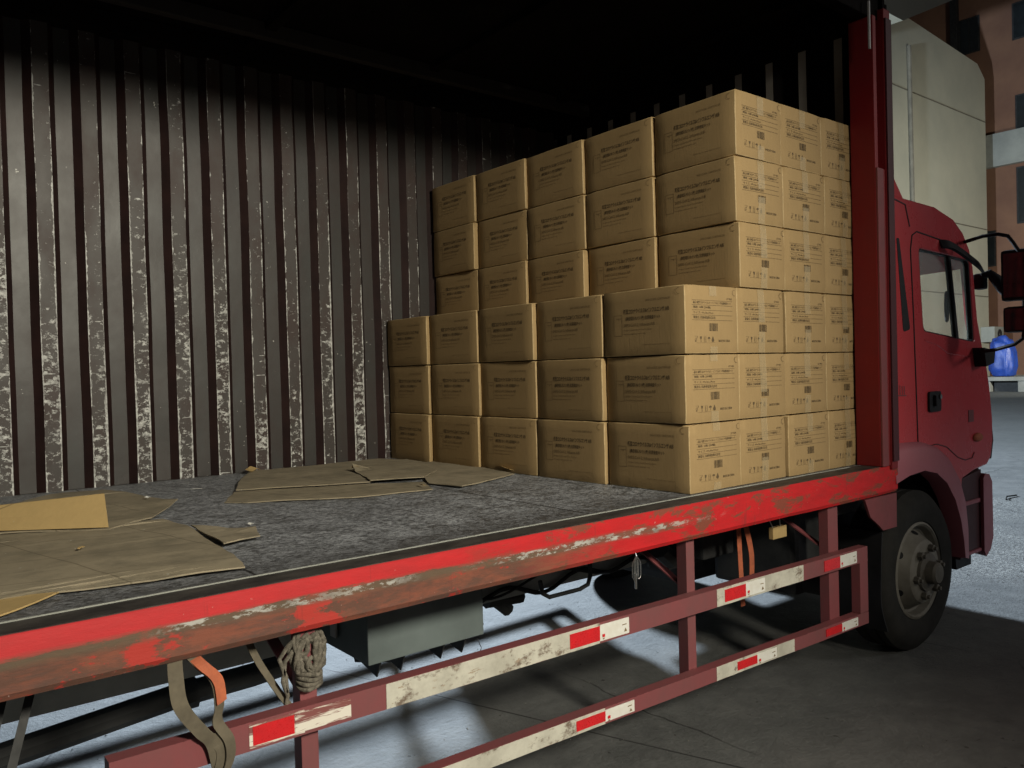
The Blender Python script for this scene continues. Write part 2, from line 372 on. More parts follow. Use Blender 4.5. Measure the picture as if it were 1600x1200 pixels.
# ---------------------------------------------------------------- buildings behind
bp = empty('pale_building', (44, 20, GZ), 'tall pale rendered building rising behind the red cab, with a dark pipe down its wall', 'building')
def L(o, base): return tuple(p-q for p, q in zip(o, base))
BP = (44, 20, GZ)
b = MB(); b.prism([(-16, 0), (6.2, 0), (6.2, 18.2), (5.2, 18.9), (-6, 19.6), (-16, 19.9)], 'y', -2, 8); b.build('wall', 'bld', bp)
b = MB(); b.tube([(-3.6, -2.12, 17.9), (-3.5, -2.12, 9), (-3.4, -2.12, 0)], .11, 8); b.build('drainpipe', 'bld_line', bp, True)
for z in (5.2, 9.2, 15.6):
    b = MB(); b.box((-15.9, -2.03, z), (6.1, -1.99, z+.06)); b.build('joint_strip', 'bld_line', bp)
ac = MB().box((5.0, -2.75, 2.5), (6.35, -2.0, 3.4), .03).build('air_conditioner', 'conc', bp)
MB().lathe([(.30, -.01), (.30, 0), (.05, .01)], (5.7, -2.78, 2.95), 20).build('fan_grille', 'dark', ac)
# canopy slab high on the left
cp = MB().prism([(-8, 0), (2.0, 0), (7.0, 2.2), (7.0, 3.4), (-8, 3.4)], 'y', 0, 5).build('concrete_canopy', 'bld', loc=(29.5, 14, 14.6))
tag(cp, 'cream concrete canopy edge overhanging at the top, above the pale building', 'canopy')
bb = empty('brick_building', (52, 10, GZ), 'brown brick apartment building with dark windows and a grey concrete band', 'building')
w = MB()
w.box((0, -10, 0), (8, 14, 26)); w.build('wall', 'brick', bb)
MB().box((-.45, -10.1, 13.2), (-.002, 9.6, 15.2), .05).build('concrete_band', 'conc', bb)
MB().box((-.40, 10.1, 14), (-.002, 10.5, 26), .02).build('recess_pipe', 'dark', bb)
for (y0, y1, z0, z1) in ((8.9, 10.1, 20.6, 22.8), (3.2, 7.1, 20.6, 22.8), (3.0, 7.0, 15.2, 17.3), (3.0, 7.0, 9.6, 13.0), (8.2, 10.3, 7.2, 9.4), (3.0, 6.8, 4.0, 6.6), (-3, 1, 15.3, 17.3), (-3, 1, 20.6, 22.8), (-3, 1, 9.6, 12.5)):
    f = MB().box((-.05, y0, z0), (.05, y1, z1), .01).build('window', 'dark', bb)
    MB().box((-.07, y0+.1, z0+.1), (-.052, (y0+y1)/2-.05, z1-.1)).build('pane', 'pane', f)
    MB().box((-.07, (y0+y1)/2+.05, z0+.1), (-.052, y1-.1, z1-.1)).build('pane', 'pane', f)
lw = empty('loading_platform', (38, 8, GZ), 'low pale concrete platform with dark openings, at the foot of the far buildings', 'platform')
MB().box((0, -7, .50), (5, 6.2, .68), .02).build('slab', 'kerb', lw)
MB().box((.5, -6.8, 0), (4.8, 6.0, .5)).build('dark_recess', 'dark', lw)
for k in range(9): MB().box((.05, -6.6+k*1.5, 0), (.4, -6.25+k*1.5, .5), .02).build('support_block', 'kerb', lw)
# blue tarpaulin heap on the platform
b = MB(); bmesh.ops.create_icosphere(b.b, subdivisions=4, radius=1)
for v in b.b.verts:
    n = noise.noise(v.co*2.1)*.22 + noise.noise(v.co*5+Vector((4, 1, 2)))*.10
    c_ = Vector([math.copysign(abs(t)**.62, t) for t in v.co]); p = c_*(1+n*.8); p.x *= .55; p.y *= .50*(1-.18*max(0, p.z)); p.z = p.z*1.0+.12*p.y
    if p.z < -.85: p.z = -.85
    v.co = p
o = b.build('covered_heap', 'blue', None, True, (38.9, 13.15, GZ+.68+.87), 60)
tag(o, 'heap wrapped in a bright blue tarpaulin on the far platform, seen beyond the cab', 'tarpaulin')

# ---------------------------------------------------------------- the truck
TR = empty('cargo_truck', (0, 0, 0), 'red cargo truck with its side open, high deck and corrugated body, parked on the yard', 'truck')
X0, XF = -5.2, 1.46      # rear end and front wall of the body
# deck floor
b = MB(); b.box((X0, .104, -.05), (XF, 2.425, 0)); b.build('deck_floor', 'floor', TR)
b = MB(); b.ribbon([(X0+.02, .104, .0015)]+[(X0+.3+i*.25, .104+.0015*math.sin(i*1.7), .0015) for i in range(25)]+[(1.2, .104, .0015)], (0, .006, 0), .003); b.build('edge_strip', 'conc', TR)
b = MB()
for i in range(6): b.box((X0+.05+i*1.2, .12, -.13), (X0+.12+i*1.2, 2.4, -.052))
b.build('cross_bearers', 'dark', TR)
# outer rail: a dented channel
b = MB(); NX = 140; prof = [(.10, 0), (.006, 0), (0, -.005), (-.002, -.045), (.001, -.09), (.001, -.125), (.010, -.140), (.055, -.142), (.055, -.132), (.10, -.132)]
rows = []
for i in range(NX+1):
    x = X0 + (XF+.02-X0)*i/NX
    row = []
    for (y, z) in prof:
        d = noise.noise(Vector((x*2.3, z*8, 3)))*.0035 + noise.noise(Vector((x*9, z*10, 7)))*.0016
        if y > .03: d = 0
        row.append(b.b.verts.new((x, y+d, z + (noise.noise(Vector((x*3, 5, 1)))*.0018 if z < -.1 else 0))))
    rows.append(row)
for A, B in zip(rows, rows[1:]):
    for k in range(len(prof)-1): b.face([A[k], A[k+1], B[k+1], B[k]])
b.face([v for v in rows[-1]]); b.build('side_rail', 'rail', TR, True, angle=12)
b = MB(); b.prism([(X0, 0), (XF, 0), (XF, -.14), (X0, -.14)], 'y', 2.43, 2.52); b.build('side_rail', 'rail', TR)

# far corrugated wall: one profile with crest / web / recess materials
def corrugated(name, t0, t1, phase, crest, recess, z0, z1, along, parent, mats, dents=.004, cw=.071):
    b = MB(); seq = []          # (t, d, material of the strip that follows)
    k = math.floor((t0-phase)/.204)-1
    while phase + k*.204 < t1:
        p = phase + k*.204
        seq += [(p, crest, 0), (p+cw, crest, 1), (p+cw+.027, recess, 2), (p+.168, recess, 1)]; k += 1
    seq = [q for q in seq if t0 <= q[0] <= t1]
    nz = 34; cols = []
    for (t, d, m) in seq:
        col = []
        for j in range(nz+1):
            z = z0 + (z1-z0)*j/nz
            dt = noise.noise(Vector((t*4, z*2.2, 9)))*dents*.8; dd = noise.noise(Vector((t*3, z*3, 2)))*dents*1.1
            col.append(b.b.verts.new((t+dt, d+dd, z) if along == 'x' else (d+dd, t+dt, z)))
        cols.append(col)
    for i in range(len(cols)-1):
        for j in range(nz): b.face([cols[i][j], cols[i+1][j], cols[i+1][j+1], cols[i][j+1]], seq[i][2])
    return b.build(name, mats, parent)
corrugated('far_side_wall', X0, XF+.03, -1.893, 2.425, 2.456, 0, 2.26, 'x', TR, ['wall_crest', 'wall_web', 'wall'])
MB().box((1.405, .02, 2.19), (1.48, 2.48, 2.338), .004).build('front_header', 'roof', TR)
corrugated('front_wall', .02, 2.44, .425, 1.43, 1.48, 0, 2.20, 'y', TR, ['front', 'roof', 'roof'], .002, .046)  # near-black webs and recesses stand in for the wall's own shade
MB().box((X0, 2.48, -.05), (XF+.06, 2.49, 2.3)).build('wall_backing', 'roof', TR)
MB().box((1.482, .02, -.05), (1.50, 2.48, 2.3)).build('wall_backing', 'roof', TR)
# roof, rails and bows
b = MB(); b.box((X0, .02, 2.34), (XF+.04, 2.5, 2.37)); b.build('roof', 'roof', TR)
b = MB(); b.box((X0, 2.36, 2.235), (XF, 2.475, 2.338), .006); b.build('roof_rail', 'roof', TR)
b = MB(); b.box((X0, .02, 2.20), (XF, .09, 2.338), .006); b.build('roof_rail', 'roof', TR)
b = MB()
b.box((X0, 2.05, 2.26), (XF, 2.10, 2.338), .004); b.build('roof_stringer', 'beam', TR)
for i in range(7):
    MB().box((X0+.3+i*1.0, .1, 2.30), (X0+.36+i*1.0, 2.35, 2.338), .004).build('roof_bow', 'roof', TR)
# front near corner post
b = MB()
b.box((1.314, .0, -.0), (1.345, .125, 2.2), .004)
b.box((1.345, .03, 0), (1.40, .10, 2.2), .003)
b.box((1.40, -.012, -.02), (1.462, .11, 2.25), .005)
b.build('corner_post', 'post_red', TR)
MB().box((1.316, -.010, .0), (1.375, .0, 1.46), .003).build('post_plate', 'post_dull', TR)
MB().box((1.375, -.006, 0), (1.400, .03, 1.46), .003).build('post_plate', 'post_red', TR)
MB().box((1.262, -.012, 2.02), (1.272, -.002, 2.25), .002).build('door_rod', 'white_bar', TR)
MB().box((1.402, -.0215, .02), (1.458, -.013, 2.2), .002).build('post_cover', 'maroon', TR)
MB().prism([(1.16, -.145), (1.472, -.145), (1.468, -.315), (1.33, -.315), (1.29, -.285), (1.21, -.235)], 'y', 0.004, .016).build('rail_bracket', 'post_dull', TR)

# chassis
for y in (.75, 1.66):
    b = MB(); b.box((X0, y, -.45), (3.0, y+.012, -.15)); b.box((X0, y+.013, -.45), (3.0, y+.07, -.44)); b.build('chassis_rail', 'chassis', TR)
b = MB()
b.tube([(-2.9, .9, -.62), (-2.27, .9, -.60), (-1.76, .9, -.555), (-1.5, .9, -.55), (-1.25, .92, -.54)], .042, 10)
b.tube([(-1.76, .9, -.555), (-1.70, .9, -.553)], .056, 10)
b.build('exhaust_pipe', 'dark', TR, True)
MB().lathe([(0, 0), (.10, .0), (.12, .02), (.12, .32), (.10, .34), (0, .34)], (-1.13, .66, -.36), 20).build('air_tank', 'dark', TR, True)
MB().tube([(-1.25, .60, -.3), (-1.22, .60, -.47), (-1.1, .62, -.5), (-.98, .65, -.46)], .03, 8).build('air_valve', 'dark', TR, True)
# handle-like pipe loop
MB().tube([(-.385, .6, -.36), (-.372, .6, -.415), (-.335, .6, -.437), (-.16, .6, -.437), (-.11, .6, -.425), (-.095, .6, -.39), (-.095, .6, -.30)], .0095, 8).build('bent_pipe', 'dark', TR, True)
b = MB(); b.box((-.50, .85, -.50), (-.28, 1.05, -.42), .01); b.tube([(-.46, .8, -.47), (-.40, .8, -.52)], .03); b.tube([(-.60, .78, -.46), (-.57, .78, -.545)], .018); b.tube([(-.52, .8, -.455), (-.33, .8, -.47)], .035); b.build('valve_block', 'dark', TR)
# tool box with gussets
tb = MB().box((-1.325, .35, -.415), (-.865, .72, -.135), .004).build('toolbox', 'tool', TR)
b = MB()
for x in (-1.27, -1.18, -1.02, -.93):
    b.prism([(.37, -.417), (.40, -.478), (.70, -.417)], 'x', x, x+.004)
b.build('gusset', 'dark', tb)
MB().box((-1.34, .55, -.37), (-1.332, .59, -.15), .001).build('bracket', 'white_bar', tb)
MB().box((-1.50, .62, -.33), (-1.34, .74, -.15), .02).build('battery_box', 'dark', TR)
# transmission, engine and tank masses deep under the deck
b = MB(); b.box((.95, .95, -.70), (1.7, 1.55, -.2), .05); b.box((1.6, .82, -.78), (2.6, 1.6, -.1), .05); b.tube([(.2, 1.25, -.5), (1.0, 1.25, -.5)], .06, 10); b.build('gearbox', 'dark', TR)
b = MB(); b.box((.42, .62, -.47), (.86, .74, -.16), .02); b.box((.50, .45, -.40), (.74, .62, -.16), .015); b.tube([(.30, .55, -.32), (.44, .6, -.40)], .05, 10); b.build('reservoir', 'dark', TR)
b = MB(); b.box((.95, .25, -.62), (1.24, .74, -.16), .03); b.build('battery_case', 'dark', TR)
b = MB(); b.box((.1, 1.78, -.60), (1.0, 2.3, -.2), .07); b.build('fuel_tank', 'dark', TR)
b = MB(); b.tube([(2.05, .3, -.62), (2.05, 2.1, -.62)], .06, 10); b.build('front_axle', 'dark', TR)

for k, (y, z, sag, r) in enumerate(((.70, -.30, .05, .008), (.72, -.36, .09, .006), (.69, -.24, .12, .005), (.73, -.40, .06, .010))):
    MB().tube([(-.85+2.0*t, y, z-sag*math.sin(t*math.pi*(2+k))**2*.8-.01*math.sin(t*17+k)) for t in [i/40 for i in range(41)]], r, 6).build('air_hose', 'black' if k % 2 else 'dark', TR, True)
MB().tube([(-1.02+.5*t, .55, -.20-.05*math.sin(t*3.14)) for t in [i/14 for i in range(15)]], .0015, 5).build('loose_wire', 'dark', TR, True)
MB().tube([(-.90, .345, -.42), (-.885, .34, -.455), (-.895, .34, -.485)], .0015, 5).build('loose_wire', 'dark', TR, True)
# side guards
def guard(y, side):
    n = empty_child = bpy.data.objects.new('side_guard', None); C.objects.link(n); n.parent = TR; n.location = (0, 0, 0)
    s = 1 if side == 'near' else -1
    def zt(x): return -.345-.0115*(x+.6)
    def zl(x): return -.640-.022*(x+.6)
    y1 = y + s*.045
    def beam(f, h, x0, x1):
        b = MB(); nn = 24
        R_ = []
        for i in range(nn+1):
            x = x0+(x1-x0)*i/nn; z = f(x); q = noise.noise(Vector((x*2, y, h)))*.0025
            R_.append([b.b.verts.new(p) for p in ((x, y+q, z), (x, y1+q, z), (x, y1+q, z-h), (x, y+q, z-h))])
        for A, B in zip(R_, R_[1:]):
            for k in range(4): b.face([A[k], A[(k+1) % 4], B[(k+1) % 4], B[k]])
        b.face(R_[0]); b.face(R_[-1][::-1]); return b.build('beam', 'guard', n)
    ub = beam(zt, .071, -2.16, 1.165); lb = beam(zl, .056, -2.16, 1.165)
    MB().box((1.092, min(y, y1), zl(1.1)+.0005), (1.165, max(y, y1), zt(1.1)-.0715), .002).build('end_bar', 'guard', n)
    for x in (-1.69, -.115, .90):
        a = y1 + s*.002; c = y1 + s*.050; w_ = .048 if x < .5 else .085
        MB().box((x, min(a, c), zl(x)-.03), (x+w_, max(a, c), -.14), .002).build('post', 'guard', n)
        MB().ribbon([(x+.02, y+s*.46, -.145), (x+.02, y+s*.09, zt(x)+.02)], (.032, 0, 0), .006).build('strut', 'guard', n)
    if side != 'near': return n
    def film(nm, x0, x1, f, h, m, t, inset=0, par=None):
        b = MB(); nn = max(2, int((x1-x0)/.05)); A0 = []
        for i in range(nn+1):
            x = x0+(x1-x0)*i/nn; q = noise.noise(Vector((x*2, y, .071 if f is zt else .056)))*.0025
            e = noise.noise(Vector((x*14, 2, 3)))*.0014 if m == 'cream' else 0
            A0.append([b.b.verts.new(p) for p in ((x, y-t+q, f(x)-inset), (x, y-t+q, f(x)-h+inset+e), (x, y-.0002+q, f(x)-h+inset+e), (x, y-.0002+q, f(x)-inset))])
        for A, B in zip(A0, A0[1:]):
            for k in range(4): b.face([A[k], A[(k+1) % 4], B[(k+1) % 4], B[k]])
        b.face(A0[0]); b.face(A0[-1][::-1]); return b.build(nm, m, par)
    for f, h, segs, beam_o in ((zt, .071, ((-1.461, -.635, 'cream'), (.005, .61, 'cream')), ub), (zl, .056, ((-1.5, -.619, 'cream'), (-.007, .53, 'cream')), lb)):
        for x0, x1, m in segs: film('worn_film', x0, x1, f, h, m, .0015, .001, beam_o)
    def sticker(x0, xm, x1, f, h, par):
        film('reflector', x0, xm, f, h, 'refl_red', .003, .011, par)
        wh = film('reflector', xm, x1, f, h, 'refl_white', .003, .008, par)
        b = MB(); q = y-.0042
        zc = f(xm)-h*.72
        b.box((xm+.010, q, zc), (xm+.024, q+.0012, zc+.007)); b.build('red_mark', 'refl_red', wh) if False else None
        L1 = MB(); L1.box((xm+.010, q, zc), (xm+.022, q+.0008, zc+.010), mi=0)
        for k in range(3): L1.box((xm+.012, q, zc-.004-.0018*k), (xm+.022-.002*k, q+.0008, zc-.003-.0018*k), mi=1)
        L1.box((x1-.034, q, f(x1)-h*.42), (x1-.014, q+.0008, f(x1)-h*.42+.003), mi=1)
        L1.prism([(x1-.026, f(x1)-h*.75), (x1-.012, f(x1)-h*.75), (x1-.019, f(x1)-h*.58)], 'y', q, q+.0008, mi=1)
        return L1, wh
    for args in ((-.773, -.635, -.493, zt, .071, ub), (.054, .192, .324, zt, .071, ub), (.777, .912, 1.061, zt, .071, ub),
                 (-.754, -.619, -.476, zl, .056, lb), (.126, .259, .397, zl, .056, lb), (.781, .918, 1.061, zl, .056, lb)):
        L1, wh = sticker(*args); L1.b.normal_update(); 
        bm = L1.b; me = bpy.data.meshes.new('maker_mark'); bm.to_mesh(me); bm.free()
        me.materials.append(MAT['refl_red']); me.materials.append(MAT['ink_soft'])
        # maker marks belong to the white film's own mesh
        bm2 = bmesh.new(); bm2.from_mesh(wh.data); k0 = len(bm2.faces); bm2.from_mesh(me)
        bm2.faces.ensure_lookup_table()
        for f_ in bm2.faces[k0:]: f_.material_index += 1
        bm2.to_mesh(wh.data); bm2.free(); wh.data.materials.append(MAT['refl_red']); wh.data.materials.append(MAT['ink_soft'])
        bpy.data.meshes.remove(me)
    film('reflector', -1.836, -1.728, zt, .071, 'refl_red', .0025, .012, ub)
    film('worn_film', -1.726, -1.569, zt, .071, 'scraped', .0025, .010, ub)
    film('worn_film', -1.845, -1.70, zt, .071, 'scraped', .0012, .006, ub)
    return n
guard(0.0, 'near'); guard(2.50, 'far')

# wheels
def wheel(cx, yo, cz, s):
    w = bpy.data.objects.new('wheel', None); C.objects.link(w); w.parent = TR; w.location = (cx, yo, cz)
    r = .425
    b = MB(); pr = [(.245, .03), (.265, .004), (.33, -.010), (.375, -.004), (.40, .012), (r, .035), (r, .075), (r-.01, .08), (r-.01, .088), (r, .092), (r, .135), (r-.01, .14), (r-.01, .15), (r, .154), (r, .20), (.40, .225), (.33, .235), (.26, .22), (.245, .21)]
    b.lathe([(a, t*s) for a, t in pr], (0, 0, 0), 72)
    o = b.build('tyre', 'tyre', w, True, angle=40)
    b = MB(); b.lathe([(a, t*s) for a, t in [(.25, .20), (.248, .03), (.258, .008), (.246, .002), (.236, .012), (.228, .05), (.215, .055), (.20, .035), (.165, -.022), (.150, -.030), (.06, -.030), (.055, .0), (0, .0)]], (0, 0, 0), 60)
    rim = b.build('rim', 'rim', w, True, angle=30)
    b = MB()
    for k in range(6):
        a = math.radians(60*k+28); p = Vector((.196*math.cos(a), .030*s, .196*math.sin(a)))
        d = Vector((.0, -1, 0)); q = p + Vector((0, -.006*s, 0))
        nrm = Vector((.85*math.cos(a), -.52*s, .85*math.sin(a))).normalized(); tv = Vector((-math.sin(a), 0, math.cos(a))); bv = nrm.cross(tv)
        pts = [p + nrm*.003 + (tv*math.cos(t)+bv*math.sin(t)*.9)*.021 for t in [2*math.pi*i/16 for i in range(16)]]
        pts = [b.b.verts.new(x) for x in pts]; b.face(pts)
    b.build('vent_hole', 'black', rim)
    b = MB(); b.lathe([(a, t*s) for a, t in [(.105, -.029), (.10, -.045), (.062, -.05), (.058, -.088), (.048, -.10), (0, -.102)]], (0, 0, 0), 32)
    b.build('hub', 'hub', w, True, angle=30)
    for k in range(6):
        b = MB()
        a = math.radians(60*k+10); x, z = .128*math.cos(a), .128*math.sin(a)
        b.lathe([(.021, -.028*s), (.021, -.055*s), (.011, -.058*s), (.011, -.070*s), (0, -.072*s)], (x, 0, z), 6)
        b.build('wheel_nut', 'hub', w)
    return w
wheel(1.81, .05, -.605, 1); wheel(1.81, 2.42, -.605, -1)
b = MB(); b.ribbon([(1.39, .17, -.34), (1.375, .17, -.5), (1.37, .17, -.7), (1.41, .16, -.84)], (0, .26, 0), .008); b.build('mudguard_flap', 'black', TR, True)
# fire extinguisher sized canister by the guard's end
MB().lathe([(0, 0), (.05, .0), (.055, .01), (.055, .2), (.03, .22), (0, .22)], (1.05, .15, -.56), 16).build('small_canister', 'dark', TR, True)

# ---------------------------------------------------------------- cab
CAB = bpy.data.objects.new('cab', None); C.objects.link(CAB); CAB.parent = TR; CAB.location = (0, 0, 0)
def plate(name, outer, holes, y, th, mat, parent, bev=.012):
    cu = bpy.data.curves.new(name, 'CURVE'); cu.dimensions = '2D'; cu.fill_mode = 'BOTH'; cu.extrude = th/2; cu.bevel_depth = bev; cu.bevel_resolution = 2
    for poly in [outer]+holes:
        sp = cu.splines.new('POLY'); sp.points.add(len(poly)-1); sp.use_cyclic_u = True
        for p, q in zip(sp.points, poly): p.co = (q[0], q[1], 0, 1)
    t = bpy.data.objects.new('tmp', cu); C.objects.link(t)
    dg = bpy.context.evaluated_depsgraph_get(); me = bpy.data.meshes.new_from_object(t.evaluated_get(dg)); bpy.data.objects.remove(t)
    for v in me.vertices: v.co = Vector((v.co.x, y + v.co.z, v.co.y))
    me.name = name; me.materials.clear(); me.materials.append(MAT[mat]); me.flip_normals()
    o = bpy.data.objects.new(name, me); C.objects.link(o); o.parent = parent
    for p in me.polygons: p.use_smooth = True
    try: me.set_sharp_from_angle(angle=R(30))
    except Exception: pass
    return o
def rnd_poly(pts, r=.03, n=5):
    out = []
    for i, p in enumerate(pts):
        p = Vector(p); a = Vector(pts[i-1]); c = Vector(pts[(i+1) % len(pts)])
        da, dc = (a-p), (c-p); rr = min(r, da.length*.45, dc.length*.45)
        A = p+da.normalized()*rr; B = p+dc.normalized()*rr
        for k in range(n+1):
            t = k/n; out.append(tuple((A*(1-t)**2 + p*2*t*(1-t) + B*t*t)))
    return out
win = rnd_poly([(1.845, 1.125), (2.495, 1.10), (2.545, .605), (1.885, .665)], .04)
arch = [(2.29+.02, -.25), (2.23, -.13), (2.12, -.02), (1.98, .05), (1.82, .085), (1.66, .09)]
side = [(1.50, .09)] + [(1.50, 1.33), (1.60, 1.355), (2.05, 1.345), (2.28, 1.30), (2.40, 1.235), (2.48, 1.15), (2.525, 1.05), (2.575, .745), (2.635, .59), (2.70, .45), (2.735, .33), (2.765, .15), (2.765, .02), (2.735, -.07), (2.68, -.11), (2.50, -.125), (2.33, -.16)] + arch
for yy in (.065, 2.33):
    sd = plate('side_panel', side, [win], yy, .02, 'cab_red', CAB, .010)
YN = .045
# window of the near door: rubber frame, panes, divider
def ring(b, poly, w, y, t, mi=0):
    cx = sum(p[0] for p in poly)/len(poly); cz = sum(p[1] for p in poly)/len(poly)
    inn = [(p[0]+(cx-p[0])*w/.3, p[1]+(cz-p[1])*w/.27) for p in poly]
    n = len(poly)
    V = [[b.b.verts.new((p[0], yy, p[1])) for p in pp] for pp, yy in ((poly, y), (inn, y), (inn, y+t), (poly, y+t))]
    for a in range(4):
        A, B = V[a], V[(a+1) % 4]
        for i in range(n): b.face([A[i], A[(i+1) % n], B[(i+1) % n], B[i]], mi)
wf = MB(); ring(wf, win, .016, YN+.006, .03); wf = wf.build('window', 'black', CAB)
MB().prism(win, 'y', YN+.024, YN+.028).build('pane', 'glass', wf)
MB().prism([(2.235, 1.10), (2.265, 1.10), (2.355, .63), (2.32, .63)], 'y', YN+.012, YN+.036).build('divider', 'black', wf)
wf2 = MB(); ring(wf2, win, .016, 2.32, .03); wf2 = wf2.build('window', 'black', CAB)
MB().prism(win, 'y', 2.33, 2.334).build('pane', 'glass', wf2)
# door gap line and waist crease, drawn as thin recessed cords
door_line = [(1.80, .02), (1.79, .35), (1.775, .75), (1.755, 1.10), (1.775, 1.175), (1.83, 1.20), (2.30, 1.165), (2.46, 1.10)]
dr = MB().tube([(x, YN-.0005, z) for x, z in door_line], .0042, 6).build('door', 'black', CAB, True)
MB().tube([(x, YN-.001, z) for x, z in [(1.80, .045), (2.02, .055), (2.14, .03), (2.28, -.04), (2.38, -.065), (2.47, -.06), (2.50, -.03)]], .003, 6).build('crease', 'maroon', dr, True)
MB().tube([(x, YN+.002, z) for x, z in [(1.90, .625), (2.05, .60), (2.18, .555), (2.42, .535), (2.62, .55)]], .006, 6).build('waist_moulding', 'cab_red', dr, True)
b = MB(); b.prism(rnd_poly([(1.92, .345), (2.06, .345), (2.06, .235), (1.92, .235)], .02), 'y', YN-.012, YN+.004); hd = b.build('door_handle', 'black', dr)
MB().box((1.965, YN-.028, .265), (1.985, YN-.012, .325), .004).build('lever', 'black', hd)
MB().lathe([(.012, 0), (.010, -.006), (0, -.008)], (2.035, YN-.012, .325), 14).build('lock', 'chrome', hd) if False else None
MB().lathe([(0, 0), (.013, .001), (.013, .006)], (2.045, YN-.020, .315), 14).build('lock_barrel', 'chrome', dr)
# indicator lamp
b = MB(); bmesh.ops.create_uvsphere(b.b, u_segments=16, v_segments=10, radius=1)
for v in b.b.verts: v.co = Vector((v.co.x*.060, v.co.y*.020, v.co.z*.026))
b.build('side_indicator', 'strap_o', CAB, True, (2.545, YN-.004, .055))
MB().box((2.43, YN-.003, .15), (2.50, YN, .22), .001).build('small_plate', 'post_dull', CAB)
# rear quarter vent slot
MB().prism(rnd_poly([(1.605, 1.15), (1.632, 1.15), (1.735, .68), (1.66, .665)], .02), 'y', YN-.002, YN+.003).build('quarter_vent', 'black', CAB)
for k in range(5):
    x = 1.57+k*.022
    MB().ribbon([(x, YN-.0012, .385+random.uniform(0, .01)), (x+random.uniform(-.01, .012), YN-.0012, .34)], (.007, 0, 0), .001).build('paint_scuff', 'post_dull', CAB)
MB().ribbon([(1.57, YN-.0012, .338), (1.68, YN-.0012, .335)], (0, 0, .006), .001).build('paint_scuff', 'post_dull', CAB)
# loft: roof, nose and windscreen
prof = [(1.50, -.1), (1.50, .6), (1.50, 1.33), (1.60, 1.357), (2.05, 1.347), (2.28, 1.302), (2.40, 1.237), (2.48, 1.152), (2.525, 1.05), (2.55, .90), (2.575, .745), (2.635, .59), (2.70, .45), (2.735, .33), (2.765, .15), (2.765, .02), (2.735, -.07), (2.68, -.11)]
NY = 16; st = []
for j in range(NY+1):
    u = j/NY if 0 < j < NY else j/NY
    u = {1: .022, NY-1: .978}.get(j, u); e = 1-abs(2*u-1)**3.2; y = .072 + 2.25*u; row = []
    for i, (x, z) in enumerate(prof):
        fx = max(0, min(1, (x-2.0)/.5)); fz = 1 if 3 <= i <= 7 else 0
        row.append((x+.16*e*fx, y, z+.035*e*(1 if i in (2, 3, 4, 5) else .6 if i == 6 else 0)))
    st.append(row)
body = MB(); gl = MB()
for j in range(NY):
    for i in range(len(prof)-1):
        q = [st[j][i], st[j][i+1], st[j+1][i+1], st[j+1][i]]
        (gl if (i in (8, 9, 10) and 0 < j < NY-1) else body).face(q)
for m_ in (body, gl): bmesh.ops.remove_doubles(m_.b, verts=m_.b.verts, dist=1e-5)
body.build('shell', 'cab_red', CAB, True, angle=40); gl.build('windscreen', 'glass', CAB, True)
MB().prism([(1.50, -.1), (2.70, -.1), (2.70, -.08), (1.50, -.08)], 'y', .09, 2.3).build('cab_floor', 'dark', CAB)
# roof deflector at the rear
b = MB(); pr = [(1.47, 1.33), (1.49, 1.60), (1.53, 1.57), (1.60, 1.47), (1.70, 1.37), (1.72, 1.345)]
b.prism(pr, 'y', .055, 2.3); b.build('roof_deflector', 'cab_red', CAB)
MB().tube([(1.50, YN, 1.335), (1.60, YN, 1.345), (1.705, YN, 1.33), (1.75, YN+.0, 1.22)], .005, 6).build('roof_seam', 'maroon', CAB, True)
# sun visor over the side window, interior
MB().ribbon([(2.10, YN-.005, 1.155), (2.16, YN-.045, 1.14), (2.36, YN-.085, 1.055), (2.47, YN-.07, 1.03)], (0, .02, .045), .016).build('rain_visor', 'black', CAB, True)
b = MB(); b.box((1.58, .25, .25), (2.02, .75, .40), .05); b.prism([(1.60, .40), (1.78, .40), (1.70, .98), (1.58, .98)], 'y', .28, .72); b.box((1.60, .38, .98), (1.70, .62, 1.14), .03)
b.build('seat', 'seat', CAB)
b = MB(); b.box((1.58, 1.2, .25), (2.02, 2.1, .40), .05); b.prism([(1.60, .40), (1.75, .40), (1.66, .86), (1.58, .86)], 'y', 1.25, 2.1); b.build('seat', 'seat', CAB)
b = MB(); pts = []
for k in range(25):
    a = 2*math.pi*k/24; pts.append((2.33+.09*math.sin(a)*.6, .55+.20*math.cos(a), .72+.19*math.sin(a)))
b.tube(pts, .013, 8, cap=False); b.tube([(2.33, .36, .72), (2.33, .74, .72)], .01, 6); b.tube([(2.33, .55, .72), (2.5, .55, .45)], .02, 6)
b.build('steering_wheel', 'black', CAB, True)
b = MB(); b.prism([(2.36, .10), (2.70, .10), (2.60, .56), (2.42, .56)], 'y', .10, 2.28); b.build('dashboard', 'dark', CAB)
b = MB(); b.box((1.508, .12, .3), (1.52, 2.25, 1.30)); b.build('rear_lining', 'seat', CAB)
